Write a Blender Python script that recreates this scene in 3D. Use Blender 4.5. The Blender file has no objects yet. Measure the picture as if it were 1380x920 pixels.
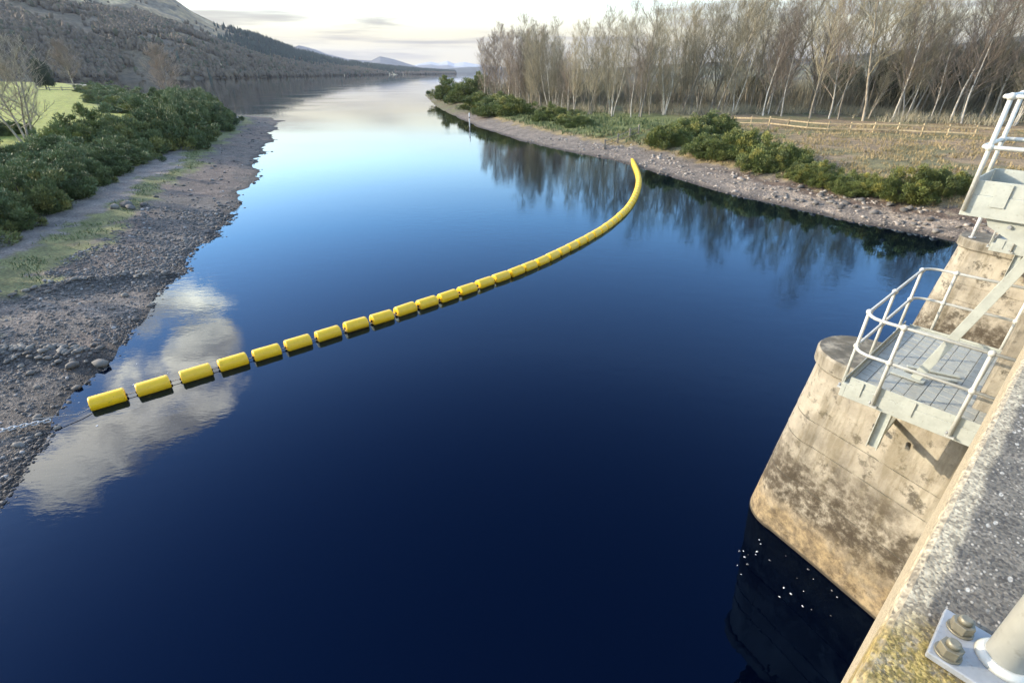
import bpy, math, random
import numpy as np
from mathutils import Vector
R = math.radians
random.seed(7); rng = np.random.default_rng(7)
scn = bpy.context.scene
COL = scn.collection

# ------------------------------------------------------------------ camera, sky, sun, exposure
FPX = 668.0; PITCH = math.atan(362/FPX); CAMH = 8.5
cam = bpy.data.cameras.new('camera'); cam.sensor_width = 36; cam.lens = FPX/1380*36
cam.clip_start = 0.05; cam.clip_end = 60000
cam_ob = bpy.data.objects.new('camera', cam); COL.objects.link(cam_ob)
cam_ob.location = (0, 0, CAMH); cam_ob.rotation_euler = (math.pi/2-PITCH, 0, 0)
scn.camera = cam_ob

SUN_AZ, SUN_EL = -80.0, 19.0          # azimuth from +Y, clockwise positive
world = bpy.data.worlds.new('World'); scn.world = world; world.use_nodes = True
SKY_STRENGTH = 0.15
SUN_STRENGTH = 2.7
EXPOSURE = 1.3
scn.view_settings.view_transform = 'Standard'; scn.view_settings.look = 'None'
scn.view_settings.exposure = EXPOSURE; scn.view_settings.gamma = 1.0
scn.view_settings.use_curve_mapping = False
scn.cycles.max_bounces = 6; scn.cycles.diffuse_bounces = 2; scn.cycles.glossy_bounces = 3
scn.cycles.transparent_max_bounces = 4; scn.cycles.volume_bounces = 0
scn.cycles.caustics_reflective = False; scn.cycles.caustics_refractive = False

def N(nt, typ, **kw):
    n = nt.nodes.new(typ)
    for k, v in kw.items(): setattr(n, k, v)
    return n
def link(nt, a, b): nt.links.new(a, b)
def setin(nt, sock, v):
    if hasattr(v, 'is_linked') or isinstance(v, bpy.types.NodeSocket): nt.links.new(v, sock)
    else: sock.default_value = v
def math_n(nt, op, a, b=None, c=None, clamp=False):
    n = N(nt, 'ShaderNodeMath', operation=op, use_clamp=clamp)
    for i, v in enumerate((a, b, c)):
        if v is not None: setin(nt, n.inputs[i], v)
    return n.outputs[0]
def mix_c(nt, fac, a, b, blend='MIX'):
    n = N(nt, 'ShaderNodeMix', data_type='RGBA', blend_type=blend)
    setin(nt, n.inputs[0], fac); setin(nt, n.inputs[6], a); setin(nt, n.inputs[7], b)
    return n.outputs[2]
def ramp(nt, fac, lo, hi, a=0.0, b=1.0):
    n = N(nt, 'ShaderNodeMapRange', interpolation_type='SMOOTHSTEP')
    setin(nt, n.inputs[0], fac)
    n.inputs[1].default_value = lo; n.inputs[2].default_value = hi
    n.inputs[3].default_value = a; n.inputs[4].default_value = b
    return n.outputs[0]
def noise(nt, vec, scale, detail=4, rough=0.55, dist=0.0):
    n = N(nt, 'ShaderNodeTexNoise'); n.inputs['Scale'].default_value = scale
    n.inputs['Detail'].default_value = detail; n.inputs['Roughness'].default_value = rough
    n.inputs['Distortion'].default_value = dist
    if vec is not None: link(nt, vec, n.inputs['Vector'])
    return n.outputs['Fac']
def mapping(nt, vec, scale=(1, 1, 1), loc=(0, 0, 0), rot=(0, 0, 0)):
    n = N(nt, 'ShaderNodeMapping'); n.inputs['Scale'].default_value = scale
    n.inputs['Location'].default_value = loc; n.inputs['Rotation'].default_value = rot
    link(nt, vec, n.inputs['Vector']); return n.outputs[0]

# ---- world: physical sky with a cloud layer in it
nt = world.node_tree; nt.nodes.clear()
wo = N(nt, 'ShaderNodeOutputWorld'); bg = N(nt, 'ShaderNodeBackground'); link(nt, bg.outputs[0], wo.inputs[0])
sky = N(nt, 'ShaderNodeTexSky', sky_type='NISHITA'); sky.sun_disc = False
sky.sun_elevation = R(SUN_EL); sky.sun_rotation = R(SUN_AZ)
sky.air_density = 1.0; sky.dust_density = 0.6; sky.ozone_density = 1.6; sky.altitude = 20
tc = N(nt, 'ShaderNodeTexCoord'); D = tc.outputs['Generated']
sp = N(nt, 'ShaderNodeSeparateXYZ'); link(nt, D, sp.inputs[0]); dz = sp.outputs[2]
zc = math_n(nt, 'MAXIMUM', dz, 0.0)
# thin streaks of stratus low above the horizon
st = noise(nt, mapping(nt, D, (2.6, 2.6, 34.0)), 1.0, 5, 0.55, 0.3)
st = math_n(nt, 'MULTIPLY', ramp(nt, st, 0.47, 0.62), math_n(nt, 'MULTIPLY', ramp(nt, zc, 0.008, 0.03), ramp(nt, zc, 0.16, 0.07)))
# pale veil that thins out upward
veil = math_n(nt, 'MULTIPLY', ramp(nt, zc, 0.15, 0.045), 0.95)
# cumulus on a flat cloud deck
inv = math_n(nt, 'DIVIDE', 1.0, math_n(nt, 'ADD', zc, 0.12))
vs = N(nt, 'ShaderNodeVectorMath', operation='SCALE'); link(nt, D, vs.inputs[0]); link(nt, inv, vs.inputs['Scale'])
cn = noise(nt, mapping(nt, vs.outputs[0], (1.0, 1.0, 0.0), (3.1, 1.7, 0)), 2.3, 10, 0.60, 0.5)
c0 = Vector((math.sin(R(-43.5))*math.cos(R(24.0)), math.cos(R(-43.5))*math.cos(R(24.0)), math.sin(R(24.0))))
dp = N(nt, 'ShaderNodeVectorMath', operation='DOT_PRODUCT'); link(nt, D, dp.inputs[0]); dp.inputs[1].default_value = c0
bank = ramp(nt, dp.outputs['Value'], 0.968, 0.990, 0.0, 0.32)
cum = math_n(nt, 'ADD', cn, bank)
cum = math_n(nt, 'MULTIPLY', ramp(nt, cum, 0.71, 0.83), ramp(nt, zc, 0.10, 0.22))
shade = ramp(nt, noise(nt, mapping(nt, vs.outputs[0], (1, 1, 0), (1.1, 4.2, 0)), 3.4, 8, 0.62, .4), 0.36, 0.62, 0.0, 1.1)
K = 1.0/SKY_STRENGTH
hs = N(nt, 'ShaderNodeHueSaturation'); hs.inputs['Saturation'].default_value = 0.93; hs.inputs['Value'].default_value = 1.7; link(nt, sky.outputs[0], hs.inputs['Color'])
skyc = mix_c(nt, veil, hs.outputs[0], (0.45*K, 0.385*K, 0.235*K, 1))
skyc = mix_c(nt, math_n(nt, 'MULTIPLY', st, 0.75), skyc, (0.135*K, 0.110*K, 0.092*K, 1))
cumc = mix_c(nt, shade, (1.7*K, 1.2*K, .88*K, 1), (6.2*K, 4.1*K, 2.45*K, 1))
skyc = mix_c(nt, cum, skyc, cumc)
link(nt, skyc, bg.inputs[0]); bg.inputs[1].default_value = SKY_STRENGTH

sl = bpy.data.lights.new('sun', 'SUN'); sl.energy = SUN_STRENGTH; sl.angle = R(0.6); sl.color = (1.0, 0.87, 0.68)
so = bpy.data.objects.new('sun', sl); COL.objects.link(so)
sd = Vector((math.sin(R(SUN_AZ))*math.cos(R(SUN_EL)), math.cos(R(SUN_AZ))*math.cos(R(SUN_EL)), math.sin(R(SUN_EL))))
so.rotation_euler = (-sd).to_track_quat('-Z', 'Y').to_euler(); so.location = sd*200

# ------------------------------------------------------------------ layout helpers
SP, CP = math.sin(PITCH), math.cos(PITCH)
def at(x, y, z=0.0):
    """ground position of a sighting taken in the survey picture, on the level z"""
    l = (x-690)/FPX; v = (y-460)/FPX; d = SP+v*CP; w = CP-v*SP; k = (CAMH-z)/d
    return np.array((l*k, w*k))
def sight(x, y):
    l = (x-690)/FPX; v = (y-460)/FPX; d = SP+v*CP; w = CP-v*SP
    return math.atan2(l, w), -d/math.hypot(l, w)          # azimuth, tan(elevation)
UA = R(49.5); U = np.array((math.sin(UA), math.cos(UA))); NN = np.array((-math.cos(UA), math.sin(UA)))
def dam(s, t, z):                                          # dam coordinates: along, out over the water, up
    p = U*s+NN*t; return (float(p[0]), float(p[1]), z)

# ------------------------------------------------------------------ numpy noise
def hash2(ix, iy, seed=0):
    h = (ix.astype(np.int64)*374761393+iy.astype(np.int64)*668265263+seed*1442695041) & 0x7fffffff
    h = (h ^ (h >> 13))*1274126177 & 0x7fffffff
    return ((h ^ (h >> 16)) & 0xffff)/65535.0
def vnoise(x, y, seed=0):
    ix = np.floor(x); iy = np.floor(y); fx = x-ix; fy = y-iy
    fx = fx*fx*(3-2*fx); fy = fy*fy*(3-2*fy)
    a = hash2(ix, iy, seed); b = hash2(ix+1, iy, seed); c = hash2(ix, iy+1, seed); d = hash2(ix+1, iy+1, seed)
    return (a*(1-fx)+b*fx)*(1-fy)+(c*(1-fx)+d*fx)*fy
def fbm(x, y, oct=4, seed=0, gain=0.5):
    t = 0; a = 1; s = 0
    for o in range(oct):
        t = t+a*vnoise(x*2**o+o*17.3, y*2**o-o*9.1, seed+o); s += a; a *= gain
    return t/s
def smooth(x, a, b):
    t = np.clip((x-a)/(b-a), 0, 1); return t*t*(3-2*t)

# ------------------------------------------------------------------ object helpers
ones = ['', 'first', 'second', 'third', 'fourth', 'fifth', 'sixth', 'seventh', 'eighth', 'ninth', 'tenth', 'eleventh', 'twelfth', 'thirteenth', 'fourteenth', 'fifteenth', 'sixteenth', 'seventeenth', 'eighteenth', 'nineteenth']
tens = {20: ('twentieth', 'twenty'), 30: ('thirtieth', 'thirty'), 40: ('fortieth', 'forty'), 50: ('fiftieth', 'fifty'), 60: ('sixtieth', 'sixty')}
def ordinal(n):
    if n < 20: return ones[n]
    t = n//10*10; return tens[t][0] if n == t else tens[t][1]+'-'+ones[n-t]
def link_ob(name, data, parent=None, loc=None, rz=0):
    o = bpy.data.objects.new(name, data); COL.objects.link(o)
    if parent is not None: o.parent = parent
    if loc is not None: o.location = loc
    if rz: o.rotation_euler = (0, 0, rz)
    return o
def tag(o, label, cat, group=None, kind=None):
    if label: o['label'] = label
    if cat: o['category'] = cat
    if group: o['group'] = group
    if kind: o['kind'] = kind
    return o
def thing(name, label, cat, loc=(0, 0, 0), rz=0, group=None):
    return tag(link_ob(name, None, None, loc, rz), label, cat, group)
def mesh_np(name, V, F, mat=None, smooth_sh=False, color=None):
    V = np.asarray(V, np.float32); me = bpy.data.meshes.new(name)
    F = np.asarray(F, np.int32); n = F.shape[1]
    me.vertices.add(len(V)); me.vertices.foreach_set('co', V.ravel())
    me.loops.add(F.size); me.loops.foreach_set('vertex_index', F.ravel())
    me.polygons.add(len(F)); me.polygons.foreach_set('loop_start', np.arange(0, F.size, n, dtype=np.int32))
    me.polygons.foreach_set('loop_total', np.full(len(F), n, np.int32))
    if smooth_sh: me.polygons.foreach_set('use_smooth', np.ones(len(F), bool))
    me.update(calc_edges=True)
    if color is not None:
        ca = me.color_attributes.new('tint', 'FLOAT_COLOR', 'POINT')
        c = np.ones((len(V), 4), np.float32); c[:, :color.shape[1]] = color; ca.data.foreach_set('color', c.ravel())
    if mat: me.materials.append(mat)
    return me
class MB:
    """collects simple solids for one mesh"""
    def __init__(s): s.v = []; s.f = []; s.sm = []
    def add(s, v, f, sm=False):
        o = len(s.v); s.v += [tuple(map(float, p)) for p in v]; s.f += [tuple(i+o for i in q) for q in f]; s.sm += [sm]*len(f)
    def box(s, p0, ax, ay, az):
        p0, ax, ay, az = map(Vector, (p0, ax, ay, az))
        v = [p0, p0+ax, p0+ax+ay, p0+ay, p0+az, p0+ax+az, p0+ax+ay+az, p0+ay+az]
        f = [(0, 3, 2, 1), (4, 5, 6, 7), (0, 1, 5, 4), (1, 2, 6, 5), (2, 3, 7, 6), (3, 0, 4, 7)]
        if ax.cross(ay).dot(az) < 0: f = [q[::-1] for q in f]
        s.add(v, f); return s
    def dbox(s, s0, s1, t0, t1, z0, z1):                    # box in dam coordinates
        p = Vector(dam(s0, t0, z0))
        u = Vector((*U, 0)); n = Vector((*NN, 0))
        return s.box(p, u*(s1-s0), n*(t1-t0), Vector((0, 0, z1-z0)))
    def tube(s, pts, r, n=10, cap=True, sm=True):
        pts = [Vector(p) for p in pts]; rs = r if isinstance(r, (list, tuple)) else [r]*len(pts)
        o = len(s.v); up = None
        for i, p in enumerate(pts):
            d = (pts[min(i+1, len(pts)-1)]-pts[max(i-1, 0)]).normalized()
            if up is None: up = d.orthogonal().normalized()
            up = (up-d*up.dot(d)).normalized(); w = d.cross(up)
            for k in range(n):
                a = 2*math.pi*k/n; s.v.append(tuple(p+(up*math.cos(a)+w*math.sin(a))*rs[i]))
        for i in range(len(pts)-1):
            for k in range(n):
                s.f.append((o+i*n+k, o+i*n+(k+1) % n, o+(i+1)*n+(k+1) % n, o+(i+1)*n+k)); s.sm.append(sm)
        if cap:
            s.f.append(tuple(o+k for k in range(n))[::-1]); s.sm.append(False)
            s.f.append(tuple(o+(len(pts)-1)*n+k for k in range(n))); s.sm.append(False)
        return s
    def ball(s, c, r, nu=10, nv=6):
        o = len(s.v); c = Vector(c)
        for j in range(1, nv):
            th = math.pi*j/nv
            for k in range(nu):
                a = 2*math.pi*k/nu; s.v.append(tuple(c+Vector((math.sin(th)*math.cos(a), math.sin(th)*math.sin(a), math.cos(th)))*r))
        s.v += [tuple(c+Vector((0, 0, r))), tuple(c-Vector((0, 0, r)))]; T = len(s.v)-2
        for j in range(nv-2):
            for k in range(nu):
                s.f.append((o+j*nu+k, o+(j+1)*nu+k, o+(j+1)*nu+(k+1) % nu, o+j*nu+(k+1) % nu)); s.sm.append(True)
        for k in range(nu):
            s.f.append((T, o+k, o+(k+1) % nu)); s.sm.append(True)
            s.f.append((T+1, o+(nv-2)*nu+(k+1) % nu, o+(nv-2)*nu+k)); s.sm.append(True)
        return s
    def mesh(s, name, mat):
        me = bpy.data.meshes.new(name); me.from_pydata(s.v, [], s.f); me.update()
        me.polygons.foreach_set('use_smooth', s.sm); me.materials.append(mat); return me
    def build(s, name, mat, parent=None, bevel=0):
        o = link_ob(name, s.mesh(name, mat), parent)
        if bevel:
            b = o.modifiers.new('bevel', 'BEVEL'); b.width = bevel; b.segments = 2; b.limit_method = 'ANGLE'; b.angle_limit = R(40)
        return o

# ------------------------------------------------------------------ materials
def mat(name, fn, **kw):
    m = bpy.data.materials.new(name); m.use_nodes = True; t = m.node_tree; t.nodes.clear()
    o = N(t, 'ShaderNodeOutputMaterial'); b = N(t, 'ShaderNodeBsdfPrincipled'); link(t, b.outputs[0], o.inputs[0])
    for k, v in kw.items(): b.inputs[k.replace('_', ' ')].default_value = v
    fn(t, b); return m
def objco(t): return N(t, 'ShaderNodeTexCoord').outputs['Object']
def geop(t): return N(t, 'ShaderNodeNewGeometry').outputs['Position']
def bump(t, b, h, strength=0.5, dist=0.02):
    n = N(t, 'ShaderNodeBump'); n.inputs['Strength'].default_value = strength; n.inputs['Distance'].default_value = dist
    link(t, h, n.inputs['Height']); link(t, n.outputs[0], b.inputs['Normal'])
def col(*c): return (*c, 1)

def f_water(t, b):
    p = geop(t)
    n1 = noise(t, mapping(t, p, (1.0, 1.9, 1.0), (0, 0, 0), (0, 0, 0.35)), 1.1, 3, 0.5, 0.4)
    n2 = noise(t, mapping(t, p, (1.0, 2.6, 1.0), (3, 5, 0), (0, 0, -0.25)), 4.2, 2, 0.5)
    gust = ramp(t, noise(t, mapping(t, p, (0.6, 1.0, 1.0)), 0.055, 3, 0.5), 0.40, 0.64, 0.2, 1.0)
    h = math_n(t, 'MULTIPLY', math_n(t, 'ADD', n1, math_n(t, 'MULTIPLY', n2, 0.30)), gust)
    bp = N(t, 'ShaderNodeBump'); bp.inputs['Strength'].default_value = 0.20; bp.inputs['Distance'].default_value = 0.035; link(t, h, bp.inputs['Height'])
    fr = N(t, 'ShaderNodeFresnel'); fr.inputs['IOR'].default_value = 1.45; link(t, bp.outputs[0], fr.inputs['Normal'])
    # clear peaty loch water: reflection goes from deep blue face-on to untinted at grazing angles
    cr = N(t, 'ShaderNodeValToRGB'); e = cr.color_ramp.elements; e[0].position = 0.03; e[0].color = col(.05, .16, .46); e[1].position = .62; e[1].color = col(1, 1, 1)
    for ps, c in ((.085, (.36, .54, .84)), (.25, (.44, .72, 1.0)), (.42, (.74, .90, 1.0))):
        q = cr.color_ramp.elements.new(ps); q.color = col(*c)
    link(t, fr.outputs[0], cr.inputs[0])
    gl = N(t, 'ShaderNodeBsdfGlossy'); gl.inputs['Roughness'].default_value = 0.012; link(t, cr.outputs[0], gl.inputs['Color']); link(t, bp.outputs[0], gl.inputs['Normal'])
    df = N(t, 'ShaderNodeBsdfDiffuse'); df.inputs['Color'].default_value = col(0.0003, 0.0012, 0.0055)
    mx = N(t, 'ShaderNodeMixShader'); link(t, fr.outputs[0], mx.inputs[0]); link(t, df.outputs[0], mx.inputs[1]); link(t, gl.outputs[0], mx.inputs[2])
    out = [n for n in t.nodes if n.type == 'OUTPUT_MATERIAL'][0]; link(t, mx.outputs[0], out.inputs[0]); t.nodes.remove(b)
WATER = mat('water', f_water)

def f_ground(t, b):
    a = N(t, 'ShaderNodeAttribute', attribute_name='tint'); p = geop(t)
    n1 = noise(t, p, 0.9, 5, 0.6); n2 = noise(t, p, 9.0, 4, 0.65)
    vo = N(t, 'ShaderNodeTexVoronoi'); vo.inputs['Scale'].default_value = 9.0; link(t, p, vo.inputs['Vector'])
    vo2 = N(t, 'ShaderNodeTexVoronoi'); vo2.inputs['Scale'].default_value = 26.0; link(t, p, vo2.inputs['Vector'])
    c = mix_c(t, 1.0, a.outputs['Color'], mix_c(t, ramp(t, n1, 0.3, 0.7), col(.7, .7, .7), col(1.25, 1.22, 1.18)), 'MULTIPLY')
    c = mix_c(t, 1.0, c, mix_c(t, ramp(t, n2, 0.3, 0.7), col(.62, .62, .62), col(1.35, 1.33, 1.3)), 'MULTIPLY')
    cell = N(t, 'ShaderNodeSeparateColor'); link(t, vo.outputs['Color'], cell.inputs[0])
    cell2 = N(t, 'ShaderNodeSeparateColor'); link(t, vo2.outputs['Color'], cell2.inputs[0])
    c = mix_c(t, math_n(t, 'MULTIPLY', a.outputs['Alpha'], 0.8), c, mix_c(t, 1.0, c, mix_c(t, math_n(t, 'MULTIPLY', cell.outputs[0], cell2.outputs[1]), col(.55, .55, .58), col(2.2, 2.1, 2.0)), 'MULTIPLY'))
    link(t, c, b.inputs['Base Color'])
    h = math_n(t, 'ADD', n2, math_n(t, 'MULTIPLY', math_n(t, 'ADD', vo.outputs['Distance'], vo2.outputs['Distance']), -0.7))
    bump(t, b, h, 0.9, 0.05)
GROUND = mat('shore_ground', f_ground, Roughness=0.9)

def f_stone(t, b):
    a = N(t, 'ShaderNodeAttribute', attribute_name='tint')
    n = noise(t, geop(t), 30, 3, 0.6)
    link(t, mix_c(t, 1.0, a.outputs['Color'], mix_c(t, n, col(.7, .7, .7), col(1.3, 1.3, 1.3)), 'MULTIPLY'), b.inputs['Base Color'])
STONE = mat('pebble_stone', f_stone, Roughness=0.75)
def f_boulder(t, b):
    oi = N(t, 'ShaderNodeObjectInfo'); n = noise(t, geop(t), 14, 5, 0.6)
    c = mix_c(t, oi.outputs['Random'], col(.075, .068, .06), col(.20, .18, .15))
    link(t, mix_c(t, 1.0, c, mix_c(t, n, col(.55, .55, .55), col(1.4, 1.4, 1.4)), 'MULTIPLY'), b.inputs['Base Color'])
    bump(t, b, n, 0.4, 0.02)
BOULDER = mat('boulder_stone', f_boulder, Roughness=0.8)

def f_leaf(c1, c2, c3):
    def f(t, b):
        a = N(t, 'ShaderNodeAttribute', attribute_name='tint'); s = N(t, 'ShaderNodeSeparateColor'); link(t, a.outputs['Color'], s.inputs[0])
        oi = N(t, 'ShaderNodeObjectInfo')
        c = mix_c(t, s.outputs[0], col(*c1), col(*c2)); c = mix_c(t, math_n(t, 'MULTIPLY', s.outputs[1], oi.outputs['Random']), c, col(*c3))
        link(t, c, b.inputs['Base Color'])
    return f
GORSE = mat('gorse_leaf', f_leaf((.050, .072, .026), (.155, .190, .068), (.27, .25, .07)), Roughness=0.65)
GORSE_R = mat('gorse_leaf_warm', f_leaf((.060, .080, .022), (.17, .20, .048), (.30, .27, .06)), Roughness=0.65)
EVER = mat('evergreen_leaf', f_leaf((.030, .042, .024), (.06, .075, .038), (.08, .08, .03)), Roughness=0.7)
GRASSB = mat('grass_blade', f_leaf((.19, .14, .065), (.34, .25, .13), (.24, .22, .07)), Roughness=0.8)
RUSH = mat('green_rush', f_leaf((.05, .085, .025), (.12, .15, .05), (.22, .19, .08)), Roughness=0.8)

def f_bark(c1, c2):
    def f(t, b):
        oi = N(t, 'ShaderNodeObjectInfo'); n = noise(t, mapping(t, objco(t), (1, 1, .25)), 4.0, 5, 0.65)
        c = mix_c(t, ramp(t, n, .3, .7), col(*c1), col(*c2))
        c = mix_c(t, 1.0, c, mix_c(t, oi.outputs['Random'], col(.65, .65, .65), col(1.25, 1.2, 1.12)), 'MULTIPLY')
        link(t, c, b.inputs['Base Color'])
    return f
BARK = mat('grey_bark', f_bark((.15, .125, .09), (.40, .35, .27)), Roughness=0.85)
BIRCH = mat('birch_bark', f_bark((.30, .27, .22), (.62, .58, .50)), Roughness=0.8)
TWIG = mat('twig', f_bark((.23, .205, .135), (.41, .365, .25)), Roughness=0.9)
TWIG_RED = mat('birch_twig', f_bark((.21, .17, .13), (.34, .275, .21)), Roughness=0.9)
DARKWOOD = mat('gorse_stem', f_bark((.05, .04, .03), (.10, .08, .055)), Roughness=0.9)

def f_hill(kind):
    def f(t, b):
        a = N(t, 'ShaderNodeAttribute', attribute_name='tint'); p = geop(t)
        n1 = noise(t, p, 0.02, 6, 0.65); n2 = noise(t, p, 0.10, 4, 0.7)
        c = mix_c(t, 1.0, a.outputs['Color'], mix_c(t, ramp(t, n1, .3, .7), col(.62, .64, .68), col(1.35, 1.3, 1.25)), 'MULTIPLY')
        c = mix_c(t, 1.0, c, mix_c(t, ramp(t, n2, .3, .7), col(.6, .6, .6), col(1.4, 1.4, 1.4)), 'MULTIPLY')
        link(t, c, b.inputs['Base Color']); bump(t, b, math_n(t, 'ADD', n1, n2), 0.6, 6.0)
    return f
HILL = mat('hillside', f_hill(0), Roughness=0.95)
HILLTREE = mat('hillside_tree', f_stone, Roughness=0.95)

def f_conc(t, b):
    p = geop(t); sp = N(t, 'ShaderNodeSeparateXYZ'); link(t, p, sp.inputs[0]); z = sp.outputs[2]
    n1 = noise(t, p, 1.4, 6, 0.62); n2 = noise(t, p, 9, 6, 0.7); n3 = noise(t, mapping(t, p, (1.2, 1.2, .22), (7, 2, 0)), 2.6, 5, 0.65)
    n4 = noise(t, mapping(t, p, (1, 1, 1), (11, 5, 3)), 3.2, 8, 0.72)
    c = mix_c(t, ramp(t, n1, .3, .7), col(.25, .22, .165), col(.41, .365, .275))
    c = mix_c(t, math_n(t, 'MULTIPLY', ramp(t, n2, .48, .7), .30), c, col(.28, .23, .15))
    # dark weathering streaks and blotches
    st = math_n(t, 'MULTIPLY', ramp(t, n4, .52, .64), ramp(t, n1, .30, .54))
    c = mix_c(t, math_n(t, 'MULTIPLY', st, .85), c, col(.050, .042, .028))
    c = mix_c(t, math_n(t, 'MULTIPLY', ramp(t, n3, .50, .66), .60), c, col(.16, .13, .075))
    # algae band between high and low water
    zz = math_n(t, 'ADD', z, math_n(t, 'MULTIPLY', math_n(t, 'SUBTRACT', n1, .5), 1.7))
    band = math_n(t, 'MULTIPLY', ramp(t, zz, .55, 1.0), ramp(t, zz, 2.6, 1.5))
    band = math_n(t, 'MULTIPLY', band, ramp(t, math_n(t, 'ADD', math_n(t, 'MULTIPLY', n2, .5), math_n(t, 'MULTIPLY', n4, .5)), .34, .56))
    c = mix_c(t, math_n(t, 'MULTIPLY', band, .92), c, col(.045, .032, .017))
    low = ramp(t, zz, 1.15, .35)
    c = mix_c(t, math_n(t, 'MULTIPLY', low, .8), c, mix_c(t, ramp(t, math_n(t, 'ADD', math_n(t, 'MULTIPLY', n2, .6), math_n(t, 'MULTIPLY', n4, .4)), .36, .60), col(.36, .26, .125), col(.095, .062, .028)))
    gn = N(t, 'ShaderNodeSeparateXYZ'); link(t, N(t, 'ShaderNodeNewGeometry').outputs['Normal'], gn.inputs[0])
    lich = math_n(t, 'MULTIPLY', ramp(t, gn.outputs[2], .6, .85), ramp(t, n4, .38, .55)); c = mix_c(t, math_n(t, 'MULTIPLY', lich, .8), c, col(.085, .078, .06))
    rim = math_n(t, 'MULTIPLY', ramp(t, z, 3.75, 4.05), ramp(t, n3, .40, .60)); c = mix_c(t, math_n(t, 'MULTIPLY', rim, .65), c, col(.11, .095, .065))
    wet = ramp(t, z, .10, .03); c = mix_c(t, wet, c, col(.05, .04, .025))
    link(t, c, b.inputs['Base Color']); bump(t, b, math_n(t, 'ADD', n2, n4), 0.55, 0.025)
CONC = mat('weathered_concrete', f_conc, Roughness=0.88)

PLATE_S, PLATE_T = 0.80, -0.10
def f_parapet(t, b):
    p = objco(t); sp = N(t, 'ShaderNodeSeparateXYZ'); link(t, p, sp.inputs[0]); s, tt = sp.outputs[0], sp.outputs[1]
    n1 = noise(t, p, 11, 6, 0.65); n2 = noise(t, mapping(t, p, (1, 1, 1)), 170, 5, 0.8); n3 = noise(t, p, 45, 5, 0.7)
    vo = N(t, 'ShaderNodeTexVoronoi'); vo.inputs['Scale'].default_value = 105; vo.inputs['Randomness'].default_value = 1
    link(t, mapping(t, p, (1, 1.7, 1), (0, 0, 0), (0, 0, .5)), vo.inputs['Vector'])
    cs = N(t, 'ShaderNodeSeparateColor'); link(t, vo.outputs['Color'], cs.inputs[0])
    base = mix_c(t, ramp(t, n1, .3, .7), col(.11, .095, .072), col(.21, .18, .135))
    base = mix_c(t, ramp(t, n2, .45, .72), base, col(.05, .05, .05))
    chips = math_n(t, 'MULTIPLY', ramp(t, cs.outputs[0], .72, .80), ramp(t, vo.outputs['Distance'], .42, .28))
    base = mix_c(t, math_n(t, 'MULTIPLY', chips, .8), base, mix_c(t, cs.outputs[1], col(.26, .225, .17), col(.46, .41, .33)))
    vb = N(t, 'ShaderNodeTexVoronoi'); vb.inputs['Scale'].default_value = 42; link(t, mapping(t, p, (1, 2.1, 1), (3, 1, 0), (0, 0, .7)), vb.inputs['Vector'])
    cb = N(t, 'ShaderNodeSeparateColor'); link(t, vb.outputs['Color'], cb.inputs[0])
    big = math_n(t, 'MULTIPLY', ramp(t, cb.outputs[0], .86, .88), ramp(t, vb.outputs['Distance'], .34, .26))
    base = mix_c(t, math_n(t, 'MULTIPLY', big, .85), base, col(.46, .42, .35))
    # paler, warmer band along the outer arris
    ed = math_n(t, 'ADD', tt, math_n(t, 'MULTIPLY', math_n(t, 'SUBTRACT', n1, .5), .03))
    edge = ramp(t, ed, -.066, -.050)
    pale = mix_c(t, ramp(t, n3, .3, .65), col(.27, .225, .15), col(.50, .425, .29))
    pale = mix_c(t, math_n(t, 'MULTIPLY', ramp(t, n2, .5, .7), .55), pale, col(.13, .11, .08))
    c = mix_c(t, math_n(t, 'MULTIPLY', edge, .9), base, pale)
    # moss growing round the foot of the rail post
    ds = math_n(t, 'SUBTRACT', s, .70); dt = math_n(t, 'SUBTRACT', tt, -.075)
    r = math_n(t, 'SQRT', math_n(t, 'ADD', math_n(t, 'MULTIPLY', ds, ds), math_n(t, 'MULTIPLY', dt, dt)))
    r = math_n(t, 'ADD', r, math_n(t, 'MULTIPLY', math_n(t, 'SUBTRACT', n1, .5), .12))
    moss = math_n(t, 'MULTIPLY', ramp(t, r, .13, .06), ramp(t, n3, .32, .55))
    c = mix_c(t, moss, c, mix_c(t, ramp(t, n2, .4, .65), col(.15, .115, .025), col(.40, .29, .10)))
    vo3 = N(t, 'ShaderNodeTexVoronoi'); vo3.inputs['Scale'].default_value = 210; link(t, p, vo3.inputs['Vector'])
    c3 = N(t, 'ShaderNodeSeparateColor'); link(t, vo3.outputs['Color'], c3.inputs[0])
    c = mix_c(t, 1.0, c, mix_c(t, c3.outputs[0], col(.52, .50, .48), col(1.5, 1.48, 1.42)), 'MULTIPLY')
    link(t, c, b.inputs['Base Color'])
    hh = math_n(t, 'ADD', math_n(t, 'MULTIPLY', n3, .5), math_n(t, 'MULTIPLY', math_n(t, 'ADD', vo.outputs['Distance'], vo3.outputs['Distance']), -.7))
    bump(t, b, math_n(t, 'ADD', hh, math_n(t, 'MULTIPLY', moss, 1.2)), 0.35, 0.0022)
PARAPET = mat('exposed_aggregate_concrete', f_parapet, Roughness=0.85)

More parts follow.
